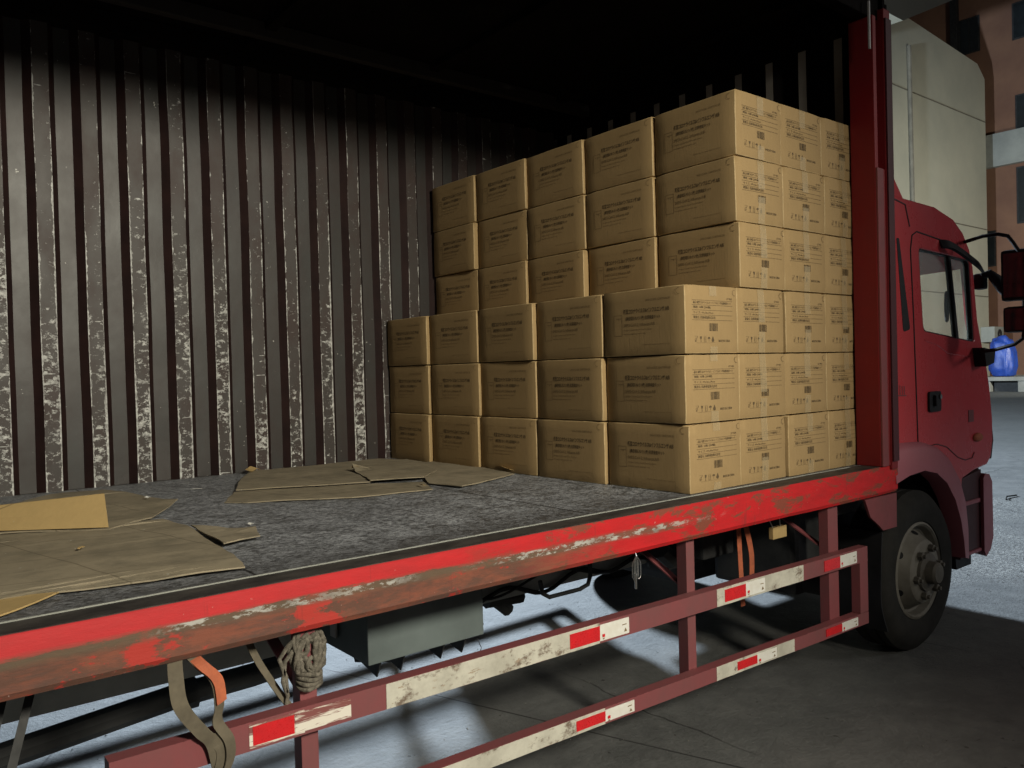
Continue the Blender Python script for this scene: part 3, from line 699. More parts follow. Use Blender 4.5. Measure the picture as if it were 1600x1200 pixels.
# wheel arch flare
b = MB(); outer = [(1.46, .085), (1.60, .098), (1.82, .088), (1.98, .052), (2.12, -.018), (2.23, -.125), (2.30, -.26), (2.325, -.42), (2.325, -.62)]
inner = [(1.46, -.10), (1.60, -.072), (1.77, -.062), (1.91, -.09), (2.03, -.155), (2.13, -.26), (2.195, -.38), (2.23, -.50), (2.245, -.60)]
n = len(outer); V = []
for po, pi in zip(outer, inner):
    mx, mz = (po[0]*.75+pi[0]*.25), (po[1]*.75+pi[1]*.25)
    V.append([b.b.verts.new(p) for p in ((po[0], YN+.012, po[1]), (po[0]*.93+pi[0]*.07, YN-.02, po[1]*.93+pi[1]*.07), (mx, YN-.042, mz), (pi[0], YN-.048, pi[1]), (pi[0], YN-.03, pi[1]-.004), (pi[0], YN+.05, pi[1]-.004))])
for A, B in zip(V, V[1:]):
    for k in range(5): b.face([A[k], A[k+1], B[k+1], B[k]])
b.build('wheel_arch', 'cab_dull', CAB, True, angle=60)
b = MB(); b.prism([(1.46, -.05), (1.7, .0), (1.95, -.03), (2.15, -.2), (2.24, -.55), (2.30, -.55), (2.35, -.1), (2.2, .08), (1.46, .08)], 'y', .10, .50); b.build('wheel_well', 'black', CAB)
# entry step, bumper
b = MB(); b.prism([(2.32, -.17), (2.60, -.14), (2.58, -.60), (2.30, -.63)], 'y', .048, .30); b.build('step_panel', 'maroon', CAB)
MB().box((2.33, .040, -.330), (2.57, .10, -.305), .006).build('step_tread', 'cab_dull', CAB)
MB().box((2.31, .038, -.62), (2.57, .10, -.60), .006).build('step_tread', 'cab_dull', CAB)
b = MB(); b.prism([(2.40, -.615), (2.62, -.61), (2.62, -.72), (2.42, -.72)], 'y', .12, 2.2); b.build('under_step', 'black', CAB)
b = MB(); sec = [(2.575, -.19), (2.60, -.165), (2.66, -.172), (2.70, -.22), (2.705, -.55), (2.665, -.62), (2.60, -.655), (2.575, -.62)]
rows = []
for j in range(15):
    u = j/14; e = 1-abs(2*u-1)**2.6
    rows.append([b.b.verts.new((x+.22*e, .025+2.34*u, z)) for x, z in sec])
for A, B in zip(rows, rows[1:]):
    for k in range(len(sec)): b.face([A[k], A[(k+1) % len(sec)], B[(k+1) % len(sec)], B[k]])
b.face(rows[0]); b.face(rows[-1][::-1]); b.build('bumper', 'cab_dull', CAB, True, angle=40)
b = MB(); b.prism([(2.66, -.14), (2.70, -.14), (2.70, -.18), (2.66, -.18)], 'y', .1, 2.3)
b.build('bumper_gap', 'black', CAB)
b = MB(); b.prism([(2.705, .24), (2.765, .20), (2.80, .02), (2.765, -.09), (2.72, -.09), (2.73, .1)], 'y', .052, .22); b.build('grille_corner', 'black', CAB)
# mirrors
mr = bpy.data.objects.new('mirror', None); C.objects.link(mr); mr.parent = CAB
MB().tube([(2.42, .05, 1.19), (2.41, .0, 1.197), (2.40, -.06, 1.207), (2.40, -.14, 1.207), (2.40, -.19, 1.19), (2.40, -.215, 1.15), (2.41, -.25, 1.08), (2.42, -.26, .98), (2.42, -.265, .70), (2.415, -.25, .62), (2.41, -.21, .59), (2.45, -.10, .565), (2.52, .02, .555)], .0105, 10).build('mirror_arm', 'black', mr, True)
b = MB(); b.box((2.402, -.325, .83), (2.455, -.145, 1.115), .022); hs = b.build('mirror_head', 'black', mr, True)
MB().box((2.397, -.310, .85), (2.4015, -.162, 1.095), .002).build('mirror_glass', 'mirror', hs)
b = MB(); b.box((2.402, -.315, .655), (2.46, -.152, .80), .024); hs = b.build('mirror_head', 'black', mr, True)
MB().box((2.397, -.302, .668), (2.4015, -.168, .788), .002).build('mirror_glass', 'mirror', hs)
b = MB(); b.box((2.59, .01, .925), (2.66, .075, 1.02), .018)
b.tube([(2.60, .03, 1.0), (2.63, -.005, 1.015), (2.65, -.035, .98), (2.66, -.065, .92), (2.655, -.088, .865)], [.018, .026, .032, .030, .012], 12)
b.build('kerb_mirror', 'black', mr, True)
b = MB(); b.tube([(2.47+.035*math.sin(a), .17+.02*math.sin(a), .83+.085*math.cos(a)) for a in [2*math.pi*k/20 for k in range(21)]], .009, 8, cap=False)
b.build('grab_handle', 'black', CAB, True)
MB().prism([(2.50, .58), (2.66, .56), (2.64, .49), (2.53, .47)], 'y', -.02, .045).build('arm_mount', 'black', mr)

# ---------------------------------------------------------------- cartons
BW, BD, BH = .447, .352, .2795     # across the truck (y), along it (x), height
_tc = {}
def text_mesh(txt, bold=0.0):
    cu = bpy.data.curves.new('t', 'FONT'); cu.body = txt; cu.size = 1; cu.resolution_u = 2; cu.offset = bold
    t = bpy.data.objects.new('tmp', cu); C.objects.link(t); dg = bpy.context.evaluated_depsgraph_get()
    me = bpy.data.meshes.new_from_object(t.evaluated_get(dg)); bpy.data.objects.remove(t)
    xs = [v.co.x for v in me.vertices]; ys = [v.co.y for v in me.vertices]; x0, x1, y0, y1 = min(xs), max(xs), min(ys), max(ys)
    vs = [((v.co.x-x0)/(x1-x0), (v.co.y-y0)/(y1-y0)) for v in me.vertices]; fs = [tuple(p.vertices) for p in me.polygons]
    bpy.data.meshes.remove(me); return vs, fs
FACE_L = []   # list of (verts uv, faces, mat) u: 0..1 left to right, v: 0 top..1 bottom
def put(dst, txt, u0, u1, v0, v1, mi, bold=.0):
    vs, fs = text_mesh(txt, bold); dst.append(([(u0+(u1-u0)*a, v1+(v0-v1)*c) for a, c in vs], fs, mi))
def rect(dst, u0, u1, v0, v1, mi):
    n = max(1, int((u1-u0)/.06)); P_ = [(u0+(u1-u0)*i/n, v) for v in (v0, v1) for i in range(n+1)]
    dst.append((P_, [(i, i+1, n+2+i, n+1+i) for i in range(n)], mi))
def poly(dst, pts, mi): dst.append((pts, [tuple(range(len(pts)))], mi))
put(FACE_L, 'JAN CODE: CARTON 20', .545, .835, .155, .195, 3)
put(FACE_L, '新型コロナウイルス&インフルエンザ A/B', .265, .825, .280, .358, 2, .022)
put(FACE_L, '(鼻腔咽頭ぬぐい液) 抗原検査キット', .29, .72, .398, .468, 2, .014)
put(FACE_L, 'SARS-CoV-2, Influenza A/B', .265, .655, .505, .560, 3, .01)
put(FACE_L, 'Antigen Combo Rapid Test Kit (Swab)', .265, .62, .592, .622, 3)
put(FACE_L, 'Nasopharyngeal specimen only', .265, .54, .652, .680, 3)
put(FACE_L, 'Manufactured for export, keep dry and cool', .50, .83, .825, .850, 3)
for r_ in ((.135, .245, .365, .371), (.135, .245, .68, .686), (.135, .139, .365, .686), (.241, .245, .365, .686), (.165, .24, .415, .422), (.20, .205, .415, .45)):
    rect(FACE_L, *r_, 3)
arc = []
def arcpts(cu, cv, ru, rv, a0, a1, w, n=12):
    out = [(cu+ru*math.cos(a0+(a1-a0)*k/n), cv+rv*math.sin(a0+(a1-a0)*k/n)) for k in range(n+1)]
    inn = [(cu+ru*w*math.cos(a0+(a1-a0)*k/n), cv+rv*w*math.sin(a0+(a1-a0)*k/n)) for k in range(n+1)]
    return out+inn, [(k, k+1, n+2+k, n+1+k) for k in range(n)]
def arc_to(dst, mi, *a): p, f = arcpts(*a); dst.append((p, f, mi))
arc_to(FACE_L, 3, .935, .085, .030, .048, R(60), R(290), .86)
FACE_E = []
put(FACE_E, 'LOT MAKA', .785, .895, .168, .198, 2)
for v in (.215, .285, .360, .432, .505): rect(FACE_E, .13, .90, v, v+.0085, 3)
put(FACE_E, '品名: 新型コロナウイルス・インフルエンザ抗原検査キット', .15, .87, .233, .272, 2, .01)
put(FACE_E, '規格: 10箱 (200個)', .15, .47, .303, .345, 2, .01)
put(FACE_E, 'サイズ: 49x36x29cm', .15, .52, .382, .418, 2)
put(FACE_E, '製造元: 抗原検査株式会社', .15, .56, .450, .492, 2, .01)
x = .44
random.seed(3)
while x < .60:
    w_ = random.choice((.004, .007, .011)); rect(FACE_E, x, x+w_, .555, .67, 2); x += w_+random.choice((.004, .006, .009))
# handling marks: hook, glass, arrows, umbrella, drop
poly(FACE_E, [(.165, .745), (.225, .745), (.225, .750), (.165, .750)], 3); poly(FACE_E, [(.17, .83), (.176, .833), (.222, .755), (.216, .752)], 2); arc_to(FACE_E, 3, .19, .80, .02, .03, 0, 5, .7)
poly(FACE_E, [(.262, .750), (.298, .750), (.292, .785), (.283, .795), (.283, .825), (.293, .833), (.267, .833), (.277, .825), (.277, .795), (.268, .785)], 2)
for u in (.335, .365): poly(FACE_E, [(u, .775), (u+.006, .755), (u+.012, .775), (u+.009, .775), (u+.009, .822), (u+.003, .822), (u+.003, .775)], 2)
rect(FACE_E, .330, .382, .828, .834, 2); rect(FACE_E, .330, .382, .748, .751, 3)
poly(FACE_E, [(.405, .785)] + [(.43+.025*math.cos(R(t)), .785-.03*math.sin(R(t))) for t in range(150, 20, -20)] + [(.455, .785)], 2); rect(FACE_E, .429, .433, .785, .825, 2)
poly(FACE_E, [(.505, .745)] + [(.505+.024*math.cos(R(t)), .805+.028*math.sin(R(t))) for t in range(-30, 211, 24)], 2); rect(FACE_E, .47, .54, .838, .843, 3)
rect(FACE_E, .20, .46, .842, .846, 3)
put(FACE_E, 'MADE IN CHINA', .615, .84, .795, .832, 2, .01)
arc_to(FACE_E, 3, .945, .085, .038, .048, R(60), R(290), .84)

def carton_mesh(seed, tape_kind):
    """box with its base centre at the origin; the long printed face looks to -X, the labelled end to -Y"""
    rs = random.Random(seed); b = MB(); hx, hy, hz = BD/2, BW/2, BH
    bulge = [rs.uniform(.001, .0065) for _ in range(6)]
    def bl(u, v, k): return bulge[k]*(1-(2*u-1)**2)*(1-(2*v-1)**2)
    sag = rs.uniform(0, .002)
    def F(k, u, v):
        """face k at u (left-right), v (top-bottom)"""
        d = bl(u, v, k)
        if k == 0: return Vector((-hx-d, hy-2*hy*u, hz*(1-v)))
        if k == 1: return Vector((-hx+2*hx*u, -hy-d, hz*(1-v)))
        if k == 2: return Vector((hx+d, -hy+2*hy*u, hz*(1-v)))
        if k == 3: return Vector((hx-2*hx*u, hy+d, hz*(1-v)))
        if k == 4: return Vector((-hx+2*hx*u, hy-2*hy*v, hz-sag*(1-(2*u-1)**2)))
        return Vector((-hx+2*hx*u, -hy+2*hy*v, 0))
    N_ = 6
    for k in range(6):
        gv = [[b.b.verts.new(F(k, i/N_, j/N_)) for j in range(N_+1)] for i in range(N_+1)]
        for i in range(N_):
            for j in range(N_): b.face([gv[i][j], gv[i+1][j], gv[i+1][j+1], gv[i][j+1]], 0)
    bmesh.ops.remove_doubles(b.b, verts=b.b.verts, dist=1e-5)
    for v in b.b.verts:          # soft crushed corners and edges
        c = v.co; k = sum((abs(abs(c.x)-hx) < .004, abs(abs(c.y)-hy) < .004, c.z < .004 or c.z > hz-.004))
        if k >= 2:
            a = .0030 if k == 3 else .0016
            q = Vector((noise.noise(c*9+Vector((seed, 0, 0))), noise.noise(c*9+Vector((0, seed, 3))), noise.noise(c*9+Vector((7, 0, seed))))) * a * 2
            if c.z < .004: q.z = 0
            v.co = c - Vector((math.copysign(abs(q.x), c.x), math.copysign(abs(q.y), c.y), abs(q.z)))
    bmesh.ops.recalc_face_normals(b.b, faces=b.b.faces)
    ed = [e for e in b.b.edges if len(e.link_faces) == 2 and e.calc_face_angle() > .9]
    bmesh.ops.bevel(b.b, geom=ed, offset=.0035, segments=2, affect='EDGES', profile=.5)
    for f in b.b.faces:
        f.smooth = True
        if f.calc_area() < .0035*.05*2 and min(e.calc_length() for e in f.edges) < .004: f.material_index = 1
    base_faces = len(b.b.faces)
    # print
    for k, lst in ((0, FACE_L), (1, FACE_E)):
        for pts, fs, mi in lst:
            vs = []
            for (u, v) in pts:
                p = F(k, u, v); p += Vector((-.0008, 0, 0)) if k == 0 else Vector((0, -.0008, 0)); vs.append(b.b.verts.new(p))
            for f in fs: b.face([vs[i] for i in f], mi)
    # slot between the closing flaps on top
    b.face([F(4, .497, .0)+Vector((0, 0, .0004)), F(4, .503, 0)+Vector((0, 0, .0004)), F(4, .503, 1)+Vector((0, 0, .0004)), F(4, .497, 1)+Vector((0, 0, .0004))], 2)
    me = bpy.data.meshes.new('carton_body'); b.b.to_mesh(me); b.b.free()
    for m_ in ('card', 'card_edge', 'ink', 'ink_soft'): me.materials.append(MAT[m_])
    # tape
    cu = .5+rs.uniform(-.02, .03); w = .068; tapes = []
    def strip(t, v0, v1):
        n = 8; prev = None
        for i in range(n+1):
            v = v0+(v1-v0)*i/n; q = [F(1, u, v)+Vector((0, -.0013-.0008*rs.random(), 0)) for u in (cu-w, cu, cu+w)]
            q = [t.b.verts.new(p) for p in q]
            if prev:
                for c_ in range(2): t.face([prev[c_], prev[c_+1], q[c_+1], q[c_]])
            prev = q
    def fin(t):
        bmesh.ops.remove_doubles(t.b, verts=t.b.verts, dist=.0025)
        tm = bpy.data.meshes.new('packing_tape'); t.b.to_mesh(tm); t.b.free(); tm.materials.append(MAT['tape'])
        for p in tm.polygons: p.use_smooth = True
        tapes.append(tm)
    top, bot = tape_kind; t = MB(); strip(t, .004, top)
    q = [F(4, a, c)+Vector((0, 0, .0009)) for a, c in ((cu-w, .004), (cu, .004), (cu+w, .004), (cu+w, 1), (cu, 1), (cu-w, 1))]; t.face(q); fin(t)
    t = MB(); strip(t, 1-bot, .996); fin(t)
    return me, tapes
VAR = [carton_mesh(11, (.12, .12))] + [carton_mesh(12+k, tk) for k, tk in enumerate(((.40, .30), (.52, .33), (.45, .42), (.30, .22), (.36, .38), (.60, .30), (.44, .18)))] + [carton_mesh(30, (.10, .16)), carton_mesh(31, (.15, .10))]
GRP = 'cardboard cartons stacked at the front of the deck'
order = ['first', 'second', 'third', 'fourth', 'fifth']
rowname = ['', 'second', 'third', 'fourth', 'fifth']
layer_w = ['bottom', 'second', 'third', 'fourth', 'fifth', 'top']
def carton(ix, iy, iz, label):
    rs = random.Random(ix*100+iy*10+iz+5)
    near = iy == 0
    v = rs.choice(range(1, 8)) if ix else rs.choice((0, 8, 9))
    if ix == 0 and near: v = (0, 8, 9)[iz]
    x = BD/2+.003 + ix*.3605 + rs.uniform(-.0045, .0045) + (.0 if ix < 3 else -.012)
    y = .136 + BW/2 + iy*.4555 + rs.uniform(-.004, .004)
    # as the photo shows, some boxes stand a little proud of their neighbours
    if ix == (0 if iz < 3 else 1):
        x += {(0, 1): -.004, (0, 2): -.0, (1, 2): .012, (2, 1): .010, (3, 1): .006, (0, 4): .014}.get((iy, iz), 0)*.3
        x += .018-.0125*iy + rs.uniform(-.006, .006)
    if near and iz == 2 and ix == 0: x -= .006
    o = bpy.data.objects.new('carton', VAR[v][0]); C.objects.link(o); o.location = (x, y, iz*.2838+.0008)
    o.rotation_euler = (0, 0, R(rs.uniform(-1.0, 1.0)))
    for tm in VAR[v][1]: t = bpy.data.objects.new('packing_tape', tm); C.objects.link(t); t.parent = o
    tag(o, label, 'carton', GRP)
pos = ['at the labelled near corner', 'second from the open side', 'third from the open side', 'fourth from the open side', 'touching the far wall']
for iz in range(3):
    for iy in range(5):
        carton(0, iy, iz, f'carton in {("bottom","middle","top")[iz]} layer of the low front row, {pos[iy]}')
for iz in range(3, 6):
    for iy in range(5):
        carton(1, iy, iz, f'carton in {("lowest visible","middle","topmost")[iz-3]} layer of the tall rear stack, {pos[iy]}')
for ix in range(1, 4):
    for iz in range(6):
        if ix == 1 and iz > 2: continue
        w_ = ('', 'directly behind the front row', 'one column left of the post', 'half hidden by the red post')[ix]
        carton(ix, 0, iz, f'carton end on the open side, {layer_w[iz]} layer, {w_}')
for ix in range(2, 4):
    for iy in range(1, 5):
        carton(ix, iy, 5, f'hidden top layer carton {("before", "against")[ix-2]} the front wall, {pos[iy]}')

# ---------------------------------------------------------------- loose cardboard on the deck
def sheet(name, pts, z, th, mat, label, warp=.004, cat='cardboard', lift=None, group='loose cardboard sheets on the deck', seed=0):
    """flat torn board: outline in x,y (metres), subdivided and slightly warped"""
    out = []
    rs = random.Random(seed+len(pts))
    for i, p in enumerate(pts):
        q = pts[(i+1) % len(pts)]; n = max(1, int(math.dist(p, q)/.05))
        for k in range(n):
            t = k/n; j = .003 if k else 0
            out.append((p[0]+(q[0]-p[0])*t+rs.uniform(-j, j), p[1]+(q[1]-p[1])*t+rs.uniform(-j, j)))
    tris = tessellate_polygon([[Vector((a, c, 0)) for a, c in out]])
    b = bmesh.new(); vs = [b.verts.new((a, c, 0)) for a, c in out]
    for t in tris:
        try: b.faces.new([vs[i] for i in t])
        except ValueError: pass
    for _ in range(2): bmesh.ops.subdivide_edges(b, edges=[e for e in b.edges if e.calc_length() > .11], cuts=1, use_grid_fill=False)
    bmesh.ops.triangulate(b, faces=b.faces)
    for v in b.verts:
        v.co.z = z + max(0, noise.noise(Vector((v.co.x*5+seed, v.co.y*5, seed*1.3)))+.25)*warp
        if lift: v.co.z += lift(v.co.x, v.co.y)
    bmesh.ops.recalc_face_normals(b, faces=b.faces)
    top = list(b.faces)
    r = bmesh.ops.extrude_face_region(b, geom=top)
    up_ = 1 if sum(f.normal.z for f in top) > 0 else -1
    for g_ in r['geom']:
        if isinstance(g_, bmesh.types.BMVert): g_.co.z -= th*1.0
    bmesh.ops.recalc_face_normals(b, faces=b.faces)
    cx = sum(p[0] for p in pts)/len(pts); cy = sum(p[1] for p in pts)/len(pts)
    for v in b.verts: v.co -= Vector((cx, cy, 0))
    me = bpy.data.meshes.new(name); b.to_mesh(me); b.free(); me.materials.append(MAT[mat])
    o = bpy.data.objects.new(name, me); C.objects.link(o); o.location = (cx, cy, 0)
    return tag(o, label, cat, group)
sheet('cardboard_sheet', [(-2.9, 1.4), (-2.21, 1.293), (-2.106, 1.216), (-1.918, 1.10), (-1.719, 1.143), (-1.696, .944), (-1.72, .681), (-1.734, .485), (-1.749, .337), (-1.774, .185), (-1.996, .221), (-2.204, .269), (-2.9, .36)], .010, .004, 'card_old', 'large trodden grey-brown cardboard sheet at the left, nearest the red rail', warp=.010, seed=1)
sheet('cardboard_sheet', [(-2.9, 2.1), (-2.133, 1.976), (-1.925, 2.111), (-1.699, 2.162), (-1.649, 1.963), (-1.556, 1.525), (-1.745, 1.188), (-1.918, 1.06), (-2.21, 1.25), (-2.9, 1.35)], .016, .004, 'card_old', 'dark pointed cardboard sheet behind the raised bright flap', warp=.012, seed=2, lift=lambda x, y: max(0, .12-math.dist((x, y), (-1.556, 1.525)))*.08)
sheet('cardboard_sheet', [(-1.697, .897), (-1.552, .681), (-1.586, .556), (-1.722, .498)], .014, .004, 'card_old', 'small torn cardboard piece sticking out right of the large sheet', warp=.012, seed=3, lift=lambda x, y: max(0, .08-math.dist((x, y), (-1.55, .68)))*.12)
sheet('cardboard_sheet', [(-2.204, .262), (-2.299, .165), (-2.34, .139), (-2.8, .12), (-2.8, .33), (-2.321, .30)], .006, .004, 'card_clean', 'cardboard scrap with a bright cut edge under the large sheet at the bottom left', warp=.01, seed=4)
sheet('cardboard_sheet', [(-1.269, 1.67), (-1.405, 1.404), (-1.336, 1.328), (-.979, 1.099), (-.619, 1.037), (-.512, 1.283), (-1.031, 1.573)], .006, .004, 'card_old', 'long front strip of the cardboard patch in the middle of the deck', warp=.006, seed=5)
sheet('cardboard_sheet', [(-1.263, 1.663), (-1.1, 2.05), (-.929, 2.36), (-.721, 2.309), (-.597, 2.0), (-.519, 1.845), (-.703, 1.442), (-1.031, 1.573)], .013, .004, 'card_old', 'left cardboard sheet of the middle patch, near the wall', warp=.007, seed=6)
sheet('cardboard_sheet', [(-.56, 1.90), (-.703, 1.442), (-.459, 1.355), (-.266, 1.535), (-.098, 2.106), (-.254, 2.101)], .019, .004, 'card_old', 'central cardboard sheet of the middle patch with a lifted corner', warp=.006, seed=7, lift=lambda x, y: max(0, .10-math.dist((x, y), (-.56, 1.9)))*.35)
sheet('cardboard_sheet', [(-.80, 2.37), (-.472, 2.38), (-.111, 2.397), (-.05, 2.2), (-.058, 1.902), (-.266, 1.535), (-.566, 1.821), (-.758, 2.223)], .007, .004, 'card_old', 'rear cardboard sheet of the middle patch, along the wall foot', warp=.005, seed=8)
sheet('cardboard_sheet', [(-.398, 1.463), (-.53, 1.206), (-.498, .984), (-.071, 1.142), (-.012, 1.512), (-.015, 1.994), (-.264, 1.743)], .011, .004, 'card_old', 'right cardboard sheet of the middle patch, pointing to the stacked cartons', warp=.005, seed=9)
# the raised flap: a triangle folded up off the floor
b = MB(); P0, P1, P2 = Vector((-2.75, 1.62, .03)), Vector((-1.918, 1.066, .020)), Vector((-1.905, 1.175, .123))
P3 = Vector((-2.75, 1.70, .05)); n_ = 12; A0 = []; 
for i in range(n_+1):
    t = i/n_; lo = P0.lerp(P1, t); hi = P3.lerp(P2, t); w_ = math.sin(t*math.pi)*.004
    A0.append([b.b.verts.new(lo), b.b.verts.new(lo.lerp(hi, .5)+Vector((0, w_, 0))), b.b.verts.new(hi), b.b.verts.new(hi+Vector((0, .004, .001))), b.b.verts.new(lo+Vector((0, .004, 0)))])
for A, B in zip(A0, A0[1:]):
    for k in range(5): b.face([A[k], A[(k+1) % 5], B[(k+1) % 5], B[k]])
b.face(A0[0]); b.face(A0[-1][::-1])
o = b.build('cardboard_flap', 'card_clean'); tag(o, 'bright clean cardboard flap folded up like a wedge on the left sheets', 'cardboard', 'loose cardboard sheets on the deck')
# crumpled tabs and scraps
def scrap(x, y, z, s, mat, label, seed, cat='scrap', name='cardboard_scrap'):
    rs = random.Random(seed); b = MB()
    a = rs.uniform(0, 3); L_, w_ = s
    pts = [Vector((math.cos(a)*L_*(t-.5), math.sin(a)*L_*(t-.5), .003+.25*w_*math.sin(t*3.1)*rs.uniform(.4, 1.6))) for t in (0, .33, .66, 1)]
    b.ribbon(pts, (-math.sin(a)*w_, math.cos(a)*w_, .3*w_), .0012)
    o = b.build(name, mat, None, False, (x, y, z)); tag(o, label, cat); return o
scrap(.015, 1.23, .012, (.045, .03), 'card_clean', 'pale crumpled cardboard tab at the foot of the cartons, right of the patch', 5)
scrap(-.01, 1.30, .018, (.16, .025), 'card_clean', 'bright curled cardboard strip along the foot of the cartons', 9)
scrap(-.55, 1.88, .03, (.04, .025), 'card_clean', 'small pale torn tab on the lifted corner of the middle patch', 6)
scrap(-.93, 2.33, .02, (.09, .04), 'card_clean', 'crumpled pale tab at the left rear corner of the middle patch', 8)
scrap(-1.357, 1.919, .003, (.05, .008), 'paper', 'thin white paper sliver on the bare deck by the wall', 2, 'paper scrap', 'paper_scrap')
scrap(-1.637, 1.664, .024, (.022, .014), 'paper', 'tiny white paper bit on the dark pointed sheet', 3, 'paper scrap', 'paper_scrap')
scrap(-1.512, .833, .003, (.022, .012), 'paper', 'white chip on the deck above the small torn cardboard', 4, 'paper scrap', 'paper_scrap')
scrap(-2.063, .748, .019, (.035, .007), 'card_clean', 'pale splinter lying on the large trodden sheet', 7)
scrap(-.62, 1.12, .016, (.05, .01), 'card_clean', 'short bright splinter on the front strip of the middle patch', 12)

# ---------------------------------------------------------------- things hanging under the rail
# rope bundle
b = MB(); rs = random.Random(4); pts = []
for k in range(260):
    t = k/260*2*math.pi*11
    rr = 1+.35*math.sin(t*.37+1)
    pts.append((-.0+.033*math.sin(t*1.0)*rr+.010*math.sin(t*2.3), .012*math.cos(t*1.31), .055*math.cos(t*1.0+.25*math.sin(t*.5))*rr*.75 + .008*math.sin(t*3.1)))
b.tube(pts, .0068, 6)
for k in range(4):
    zz = -.052-.011*k; b.tube([(.030*math.cos(a), .030*math.sin(a), zz+.004*math.sin(2*a+k)) for a in [2*math.pi*i/16 for i in range(17)]], .0066, 6)
b.tube([(-.035, -.0, .02), (-.065, 0, -.01), (-.072, 0, -.06), (-.060, 0, -.10), (-.066, 0, -.125)], .0062, 6)
b.tube([(-.03, .0, .045), (-.055, 0, .03), (-.08, 0, .0), (-.064, 0, -.05), (-.062, 0, -.09)], .0062, 6)
o = b.build('rope_bundle', 'rope', None, True, (-1.662, .05, -.212), 80); tag(o, 'knotted bundle of grubby rope tied round the guard post under the rail', 'rope')
# webbing straps
b = MB()
b.ribbon([(-2.005, .03, -.13), (-2.015, -.008, -.17), (-2.008, -.018, -.24), (-1.965, -.022, -.31), (-1.938, -.016, -.345), (-1.925, -.012, -.40), (-1.915, -.005, -.46)], (.034, 0, .006), .0025)
b.ribbon([(-1.975, .04, -.13), (-1.960, -.0, -.155), (-1.925, -.006, -.20), (-1.918, -.010, -.26), (-1.925, -.014, -.30), (-1.900, -.018, -.35), (-1.900, -.018, -.40), (-1.925, -.014, -.45)], (.026, .010, .006), .0025, mi=1)
b.ribbon([(-1.945, -.012, -.33), (-1.915, -.016, -.37), (-1.935, -.012, -.44)], (.03, .0, .01), .0025)
o = b.build('webbing_strap', ['strap_d', 'strap_d'], None, True, None, 60); o.location = (0, 0, 0)
tag(o, 'dirty olive webbing strap looped over the upper guard beam at bottom left', 'strap', 'webbing straps hanging under the rail')
MB().ribbon([(-1.972, .036, -.135), (-1.955, -.009, -.158), (-1.921, -.012, -.20), (-1.914, -.016, -.255)], (.026, .010, .006), .0025).build('faded_end', 'strap_o', o)
b = MB(); b.ribbon([(.565, .30, -.14), (.570, .30, -.25), (.578, .30, -.40), (.590, .30, -.60)], (.032, 0, 0), .002); b.ribbon([(.575, .29, -.14), (.605, .28, -.25), (.635, .28, -.36), (.650, .29, -.46)], (.036, 0, .002), .002)
o = b.build('webbing_strap', 'strap_o', None, True); tag(o, 'orange webbing strap hanging in two lengths below the deck, right of the middle guard post', 'strap', 'webbing straps hanging under the rail')
b = MB(); b.ribbon([(-1.80, .16, -.13), (-1.775, .12, -.22), (-1.74, .07, -.30), (-1.715, .05, -.345)], (.02, 0, 0), .003)
o = b.build('webbing_strap', 'strap_d', None, True); tag(o, 'thin dark strap running down to the guard beam beside the rope bundle', 'strap', 'webbing straps hanging under the rail')
b = MB(); b.ribbon([(-2.30, .30, -.13), (-2.36, .20, -.30), (-2.42, .10, -.45)], (.02, 0, 0), .003); b.ribbon([(-2.24, .30, -.13), (-2.33, .16, -.36), (-2.37, .10, -.45)], (.02, 0, 0), .003)
o = b.build('webbing_strap', 'dark', None, True); tag(o, 'pair of black straps slanting under the rail at the far bottom left', 'strap', 'webbing straps hanging under the rail')
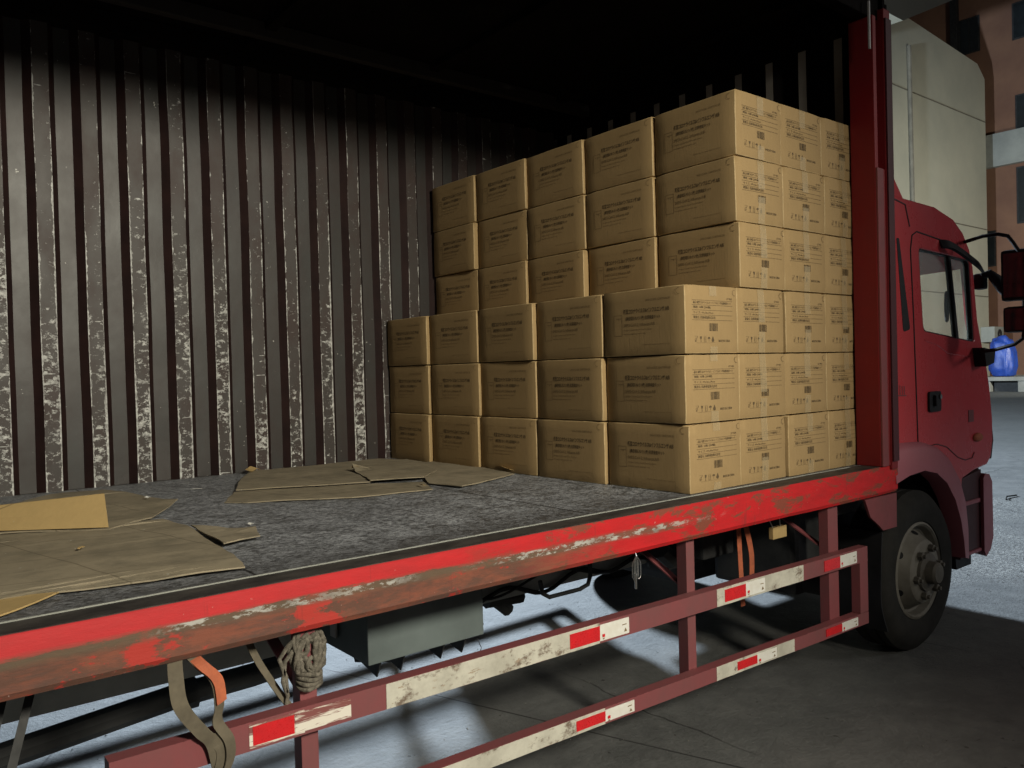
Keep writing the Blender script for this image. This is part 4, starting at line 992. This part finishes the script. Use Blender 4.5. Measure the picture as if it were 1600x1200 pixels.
# hook clips
b = MB()
for dx, w_ in ((0, .010), (.014, .009), (-.012, .008)):
    b.tube([(-.0+dx*.2, 0, .0), (dx-w_, .002, -.025), (dx-w_, .002, -.072), (dx, .002, -.085), (dx+w_, .002, -.072), (dx+w_, .002, -.025), (dx*.2, 0, .0)], .0022, 6)
b.tube([(-.008, 0, -.06), (-.006, 0, -.115)], [.006, .004], 6)
b.tube([(0, 0, .0), (0, .01, .025)], .002, 6)
o = b.build('wire_hook', 'chrome', None, True, (-.428, .015, -.155)); tag(o, 'small cluster of bright wire hooks hanging from the rail', 'hook')
# scrap of board hung on a wire
b = MB(); b.box((-.055, -.012, -.027), (.055, .012, .027), .003); b.tube([(-.04, 0, .027), (-.07, 0, .07), (-.08, 0, .12)], .0025, 5, mi=1); b.tube([(.02, 0, .027), (.01, 0, .12)], .0025, 5, mi=1)
o = b.build('wooden_block', ['card_clean', 'white_bar'], None, False, (.73, .2, -.262)); tag(o, 'pale brown block hung on wires under the deck, right of the orange strap', 'block')
# twig of wire on the yard
b = MB(); b.tube([(0, 0, 0), (.15, .05, .01), (.35, .02, .004)], .008, 6); b.tube([(.02, 0, .003), (-.02, -.04, .0)], .006, 6)
o = b.build('dropped_rod', 'dark', None, True, (7.1, 1.55, GZ+.008)); tag(o, 'short dark rod lying on the bright yard ahead of the truck', 'rod')

# loose grit on the yard: nobody could count it
b = MB(); rs = random.Random(21)
for k in range(2600):
    if k % 2: x, y = rs.uniform(3.2, 10), rs.uniform(-1.5, 6)
    else: x, y = rs.uniform(-2.5, 4), rs.uniform(-1.2, 5)
    r = rs.uniform(.002, .008)*(1.5 if k % 2 else .8); c = Vector((x, y, GZ+r*.3))
    vs = [b.b.verts.new(c+Vector((rs.uniform(.5, 1)*r*dx, rs.uniform(.5, 1)*r*dy, r*dz*.7))) for dx, dy, dz in ((1, 0, 0), (-.6, .8, 0), (-.6, -.8, 0), (0, 0, 1))]
    for f in ((0, 1, 3), (1, 2, 3), (2, 0, 3)): b.face([vs[i] for i in f])
o = b.build('loose_grit', 'kerb'); o['kind'] = 'stuff'; o['label'] = 'loose pale grit scattered over the concrete yard'; o['category'] = 'grit'
